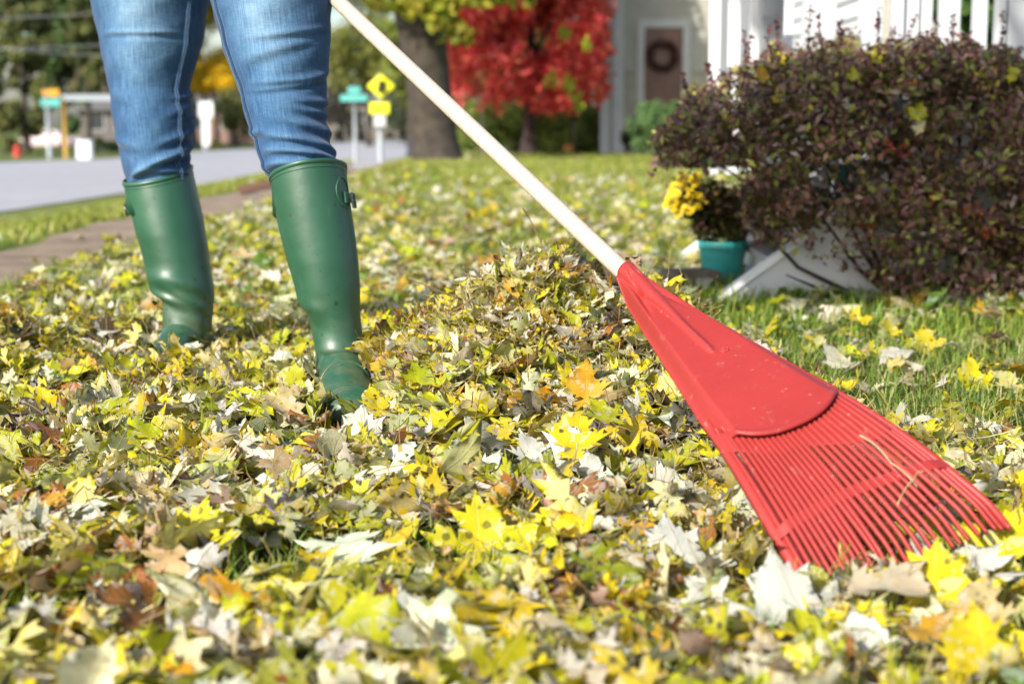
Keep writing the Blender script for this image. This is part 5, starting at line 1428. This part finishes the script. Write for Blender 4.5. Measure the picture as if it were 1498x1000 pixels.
sign_post(73, 232, 130, 7, 'orange plate above a teal street name plate on a post across the street', [('box', 63, 86, 131, 141, m_so), ('box', 60, 88, 144, 156, m_st)])
sign_post(300, 220, 150, 5, 'white pointed marker post with a square head seen between the legs', [('box', 291, 311, 149, 172, m_white), ('box', 296, 306, 172, 214, m_white)], 'marker post')
sb = sign_post(706, 226, 138, 1.4, 'small pale teal street name sign under the scarlet maple crown', [('box', 695, 724, 140, 151, plain('pale teal', (.35, .6, .55), .5))])
g0 = gpx(97, 232); Yg = g0[1]
gf = empty('gantry_frame', g0, 'yellow post carrying a long grey horizontal bar across the street', 'frame')
zt_ = unp(97, 143, Yg)[2]; r = 3.4/FPX*Yg
MB().tube([g0-np.array([0, 0, .2]), (g0[0], g0[1], zt_)], r, 10).build('post', plain('ochre paint', (.42, .25, .05), .6), gf, True)
xr_ = unp(236, 143, Yg)[0]; MB().box((g0[0]-.1, Yg-.08, zt_-.13), (xr_, Yg+.08, zt_+.13)).build('crossbeam', plain('grey beam', (.30, .34, .36), .6), gf)
MB().tube([(xr_-.1, Yg, float(terr(xr_, Yg))), (xr_-.1, Yg, zt_)], r, 10).build('post', plain('ochre paint 2', (.42, .25, .05), .6), gf, True)
hyb = gpx(25, 230); s = hyb[1]/FPX
hyd = empty('fire_hydrant', hyb, 'red fire hydrant on the far verge at left', 'fire hydrant')
m_hyd = plain('hydrant red', (.55, .05, .04), .5)
MB().lathe([(6*s, 0), (6*s, 2*s), (4.2*s, 3*s), (4.2*s, 11*s), (5.2*s, 11.6*s), (5*s, 13*s), (3.4*s, 16*s), (1*s, 17.5*s)], hyb, 18).build('barrel', m_hyd, hyd, True)
MB().tube([hyb+np.array([-6.3*s, 0, 8.5*s]), hyb+np.array([6.3*s, 0, 8.5*s])], 1.7*s, 10).build('nozzle', m_hyd, hyd, True)
wb = gpx(125, 234); s = wb[1]/FPX
wbx = empty('utility_box', wb, 'white rounded utility box on the far verge', 'utility box')
MB().box((-11*s, -8*s, 0), (11*s, 8*s, 26*s), Matrix.Identity(3), wb).build('cabinet', m_white, wbx, False, 3*s)
MB().box((-11.6*s, -8.6*s, 25.5*s), (11.6*s, 8.6*s, 28*s), Matrix.Identity(3), wb).build('lid', m_white, wbx, False, 1*s)

# cars parked far across the street
def car(pxc, pyb, Lm, body, label, yaw=0.):
    b0 = gpx(pxc, pyb); e = empty('parked_car', b0, label, 'car'); L = Lm; H = L*.31; W = L*.40
    side = [(-.5, .14), (-.5, .30), (-.47, .47), (-.33, .52), (-.22, .93), (-.12, 1.), (.16, 1.), (.27, .90), (.38, .55), (.49, .50), (.5, .30), (.5, .14)]
    c, s_ = math.cos(yaw), math.sin(yaw)
    def T(x, y, z): return (b0[0]+x*c-y*s_, b0[1]+x*s_+y*c, b0[2]+z)
    V = []; n = len(side)
    for y in (-W/2, W/2):
        for x, z in side: V.append(T(x*L, y*(1 if z < .56 else .82), z*H))
    F = [tuple(range(n)), tuple(range(2*n-1, n-1, -1))]+[(i, i+n, (i+1) % n+n, (i+1) % n) for i in range(n)]
    MB().add(V, F).build('body', body, e, False, .04)
    for sg in (-1, 1):
        y = sg*W*.44
        V = [T(x*L, y*1.02, z*H) for x, z in ((-.29, .56), (-.19, .90), (.13, .92), (.24, .86), (.34, .58))]; MB().add(V, [(0, 1, 2, 3, 4)]).build('side_window', m_glass, e)
        for x in (-.31, .31):
            a = np.array(T(x*L, sg*W*.5, .17*H*1.05)); d = np.array(T(x*L, sg*W*.36, .17*H*1.05)); MB().tube([a, d], .175*H*1.1, 18).build('wheel', plain('tyre', (.02, .02, .02), .8), e)
    return e
car(66, 217, 3.4, plain('white and pink paint', (.74, .58, .60), .4, .1), 'pale pinkish-white car parked far across the street')
car(108, 213, 1.8, plain('mauve paint', (.42, .34, .42), .4), 'small mauve car parked right of the pale one')
car(155, 221, 1.6, plain('blue-grey paint', (.42, .42, .52), .4), 'blue-grey car half hidden behind the left leg')
# far houses
def far_house(px0, px1, pyt, Y, wall, label, pyr):
    x0, x1 = unp(px0, 100, Y)[0], unp(px1, 100, Y)[0]; zt_ = unp(0, pyt, Y)[2]; zr = unp(0, pyr, Y)[2]; e = empty('house', ((x0+x1)/2, Y, -1), label, 'house')
    MB().box((x0, Y, -1.3), (x1, Y+8, zt_)).build('wall', wall, e)
    MB().add([(x0-.4, Y-.4, zt_), (x1+.4, Y-.4, zt_), (x1+.4, Y+4, zr), (x0-.4, Y+4, zr), (x0-.4, Y+8.4, zt_), (x1+.4, Y+8.4, zt_)], [(0, 1, 2, 3), (3, 2, 5, 4), (0, 3, 4), (1, 5, 2)]).build('roof', m_roof, e)
    for i in range(3):
        xx = x0+(x1-x0)*(.2+.3*i); f = MB().box((xx-.5, Y-.05, .0), (xx+.5, Y+.02, 1.3)).build('window', m_trim, e)
        g = MB().box((xx-.42, Y-.07, .08), (xx+.42, Y-.052, 1.22)).build('pane', m_glass, e); g.parent = f
far_house(112, 245, 162, 92, plain('grey-brown wall', (.14, .125, .115), .9), 'grey-brown house far behind the trees at left', 132)
far_house(262, 400, 150, 110, plain('dull red-brown wall', (.26, .17, .14), .9), 'low red-brown house far off between the legs', 118)
far_house(470, 610, 150, 135, plain('grey taupe wall', (.20, .17, .15), .9), 'long taupe house far behind the crossing sign', 108)
# far trees
OL = [(.15, .18, .05), (.11, .14, .04), (.20, .22, .07), (.24, .21, .09), (.08, .11, .04)]
GRN = [(.09, .18, .06), (.07, .13, .05), (.13, .21, .07), (.15, .19, .07)]
BR = [(.32, .27, .21), (.25, .21, .16), (.36, .32, .27), (.22, .20, .10)]
YEL = [(.72, .48, .01), (.62, .36, .01), (.80, .58, .02)]
def ftree(px, pyb, Y, wpx_, top, bot, leaf, n, cs, lab, k=60, cl=None, name='far_tree', tr=.18):
    b0 = unp(px, pyb, Y); b0[2] = float(terr(b0[0], Y)); s = Y/FPX; zc = (unp(px, top, Y)[2]+unp(px, bot, Y)[2])/2; hz = abs(unp(px, top, Y)[2]-unp(px, bot, Y)[2])/2
    tree(b0, tr, zc-b0[2]+hz*.6, (b0[0], Y, zc), (wpx_*s/2, wpx_*s/2*.7, hz), leaf, n, cs, lab, 'tree', None, k, cl or wpx_*s*.14, m_bark, name)
ftree(40, 228, 76, 105, -90, 205, .22, 15000, OL, 'dense olive green tree at the left edge across the street')
ftree(95, 228, 84, 110, -110, 190, .24, 14000, GRN, 'mid green tall tree right of the olive one')
ftree(150, 225, 96, 90, -60, 175, .24, 9000, BR, 'grey-brown half bare tree beside the left thigh')
ftree(132, 226, 82, 60, -40, 150, .22, 7000, OL, 'olive tree in front of the grey-brown house', 40)
ftree(-25, 228, 70, 80, -40, 215, .22, 9000, OL, 'olive tree mostly outside the left picture edge')
ftree(205, 222, 100, 120, -120, 190, .28, 9000, OL, 'olive tree hidden mostly behind the left leg')
ftree(298, 213, 108, 120, -120, 122, .2, 16000, [(.38, .30, .02), (.28, .25, .02), (.45, .34, .03)], 'olive-yellow tree crown seen high between the legs')
ftree(318, 213, 103, 80, 86, 138, .18, 5200, YEL, 'bright golden yellow small tree between the legs', 26, .6)
ftree(286, 213, 104, 26, 62, 104, .16, 1300, YEL, 'narrow golden tree against the inner side of the left thigh', 8, .45)
ftree(345, 213, 95, 70, 135, 200, .2, 2500, OL, 'low olive tree far off beside the right leg')
ftree(540, 206, 96, 120, 30, 135, .26, 3600, [(.20, .22, .04), (.28, .27, .06), (.13, .16, .03)], 'loose yellow-green tree behind the crossing sign', 34, 1.0)
ftree(600, 206, 88, 70, -60, 150, .26, 3600, [(.14, .18, .03), (.2, .22, .04)], 'green tree just left of the big trunk', 30, .9)
ftree(530, 206, 120, 130, -140, 40, .3, 5000, [(.20, .22, .04), (.26, .25, .05), (.13, .16, .03)], 'tall yellow-green tree top behind the rake handle', 34, 1.6)
ftree(500, 206, 118, 60, 118, 200, .24, 2500, BR, 'brown bushy tree far off left of the teal sign', 26, 1.0)
ftree(590, 206, 116, 60, 112, 200, .24, 2500, [(.05, .09, .04), (.10, .12, .05), (.16, .14, .10)], 'dark green tree far off right of the crossing sign', 26, 1.0)
ftree(720, 206, 60, 200, -60, 190, .22, 9000, OL, 'olive tree standing behind the scarlet maple')
ftree(900, 206, 60, 200, -60, 190, .22, 7000, GRN, 'green tree behind the cream house')
for px, pyb, rx, rz, cs, lab in ((140, 222, .9, .42, [(.32, .34, .06), (.22, .26, .04)], 'yellow-green shrub right of the white utility box'), (10, 225, 1., .5, OL, 'olive shrub behind the red hydrant'), (165, 224, .8, .35, GRN, 'low green shrub beside the left leg'),
                            (60, 226, 1.6, .07, OL, 'low olive ground shrub behind the signpost'), (315, 218, 1.2, .3, [(.25, .2, .06), (.16, .18, .05)], 'low tan and green shrub behind the marker post'), (500, 207, 2.2, .5, [(.2, .18, .12), (.1, .12, .05)], 'low brownish shrub beyond the far road left'), (590, 207, 2.2, .5, GRN, 'low green shrub beyond the far road right')):
    shrub(gpx(px, pyb), (rx, rx*.6, rz), lab, cs, .1, 1500, k=14)
# overhead wires on two poles
pA, pB = unp(-330, 228, 62), unp(228, 222, 66)
for p, lab in ((pA, 'wooden utility pole outside the left edge'), (pB, 'wooden utility pole hidden behind the left leg')):
    p[2] = float(terr(p[0], p[1])); e = empty('utility_pole', p, lab, 'utility pole')
    MB().tube([p, p+np.array([0, 0, 7.5])], [.14, .1], 10).build('pole', m_bark, e, True)
    MB().box((-.08, -.8, 6.6), (.08, .8, 6.75), Matrix.Identity(3), p).build('crossarm', m_bark, e)
m_wire = plain('wire', (.30, .32, .34), .5)
for i, (ya, yb, lab) in enumerate(((24, 14, 'upper'), (64, 62, 'middle'), (30, 86, 'lower'))):
    a, b_ = unp(-330, ya, 62), unp(228, yb, 66)
    pts = [a*(1-t)+b_*t-np.array([0, 0, .25*math.sin(PI*t)]) for t in np.linspace(0, 1, 14)]
    tag(MB().tube(pts, .016, 6).build('overhead_wire', m_wire, loc=pts[0], smooth=True), lab+' of the three grey overhead wires before the left trees', 'wire')
# unseen tree added outside the frame to shade the porch and the bush
def added_shade_tree():
    base = np.array([2.9, -1.0, 0.]); L = np.array(SUNV)
    e = empty('added_shade_tree', base, 'unseen tree added behind the camera to shade the porch', 'tree')
    C = []
    while len(C) < 85:
        gx_, gy_ = rng.uniform(1., 6.2), rng.uniform(4.25, 7.6)
        if gx_ < (.98 if gy_ < 4.65 else 1.95): continue
        t = rng.uniform(7.6, 10.); q = np.array([gx_, gy_, 0])+L*t; r = rng.uniform(.26, .40); C.append([*q, r, r, r])
    for _ in range(16):  # extra clumps added to shade the stair skirt
        t = rng.uniform(7.6, 9.5); q = np.array([rng.uniform(.92, 1.7), rng.uniform(3.98, 4.35), 0])+L*t; r = rng.uniform(.16, .24); C.append([*q, r, r, r])
    foliage('crown', C, 23000, .12, YG, e)
    m_ = np.array(C)[:, :3].mean(0); mb = MB().tube([base-np.array([0, 0, .2]), base+np.array([0, 0, 2.]), base*.6+m_*.4+np.array([0, 0, 1.]), m_], [.34, .28, .2, .06], 16)
    for i in range(8): q = C[i*7][:3]; mb.tube([base*.5+m_*.5+np.array([0, 0, .7]), q], [.1, .03], 8)
    mb.build('trunk', m_bark, e, True)
added_shade_tree()
# fallen-leaf free fix: boots' children share the person's origin
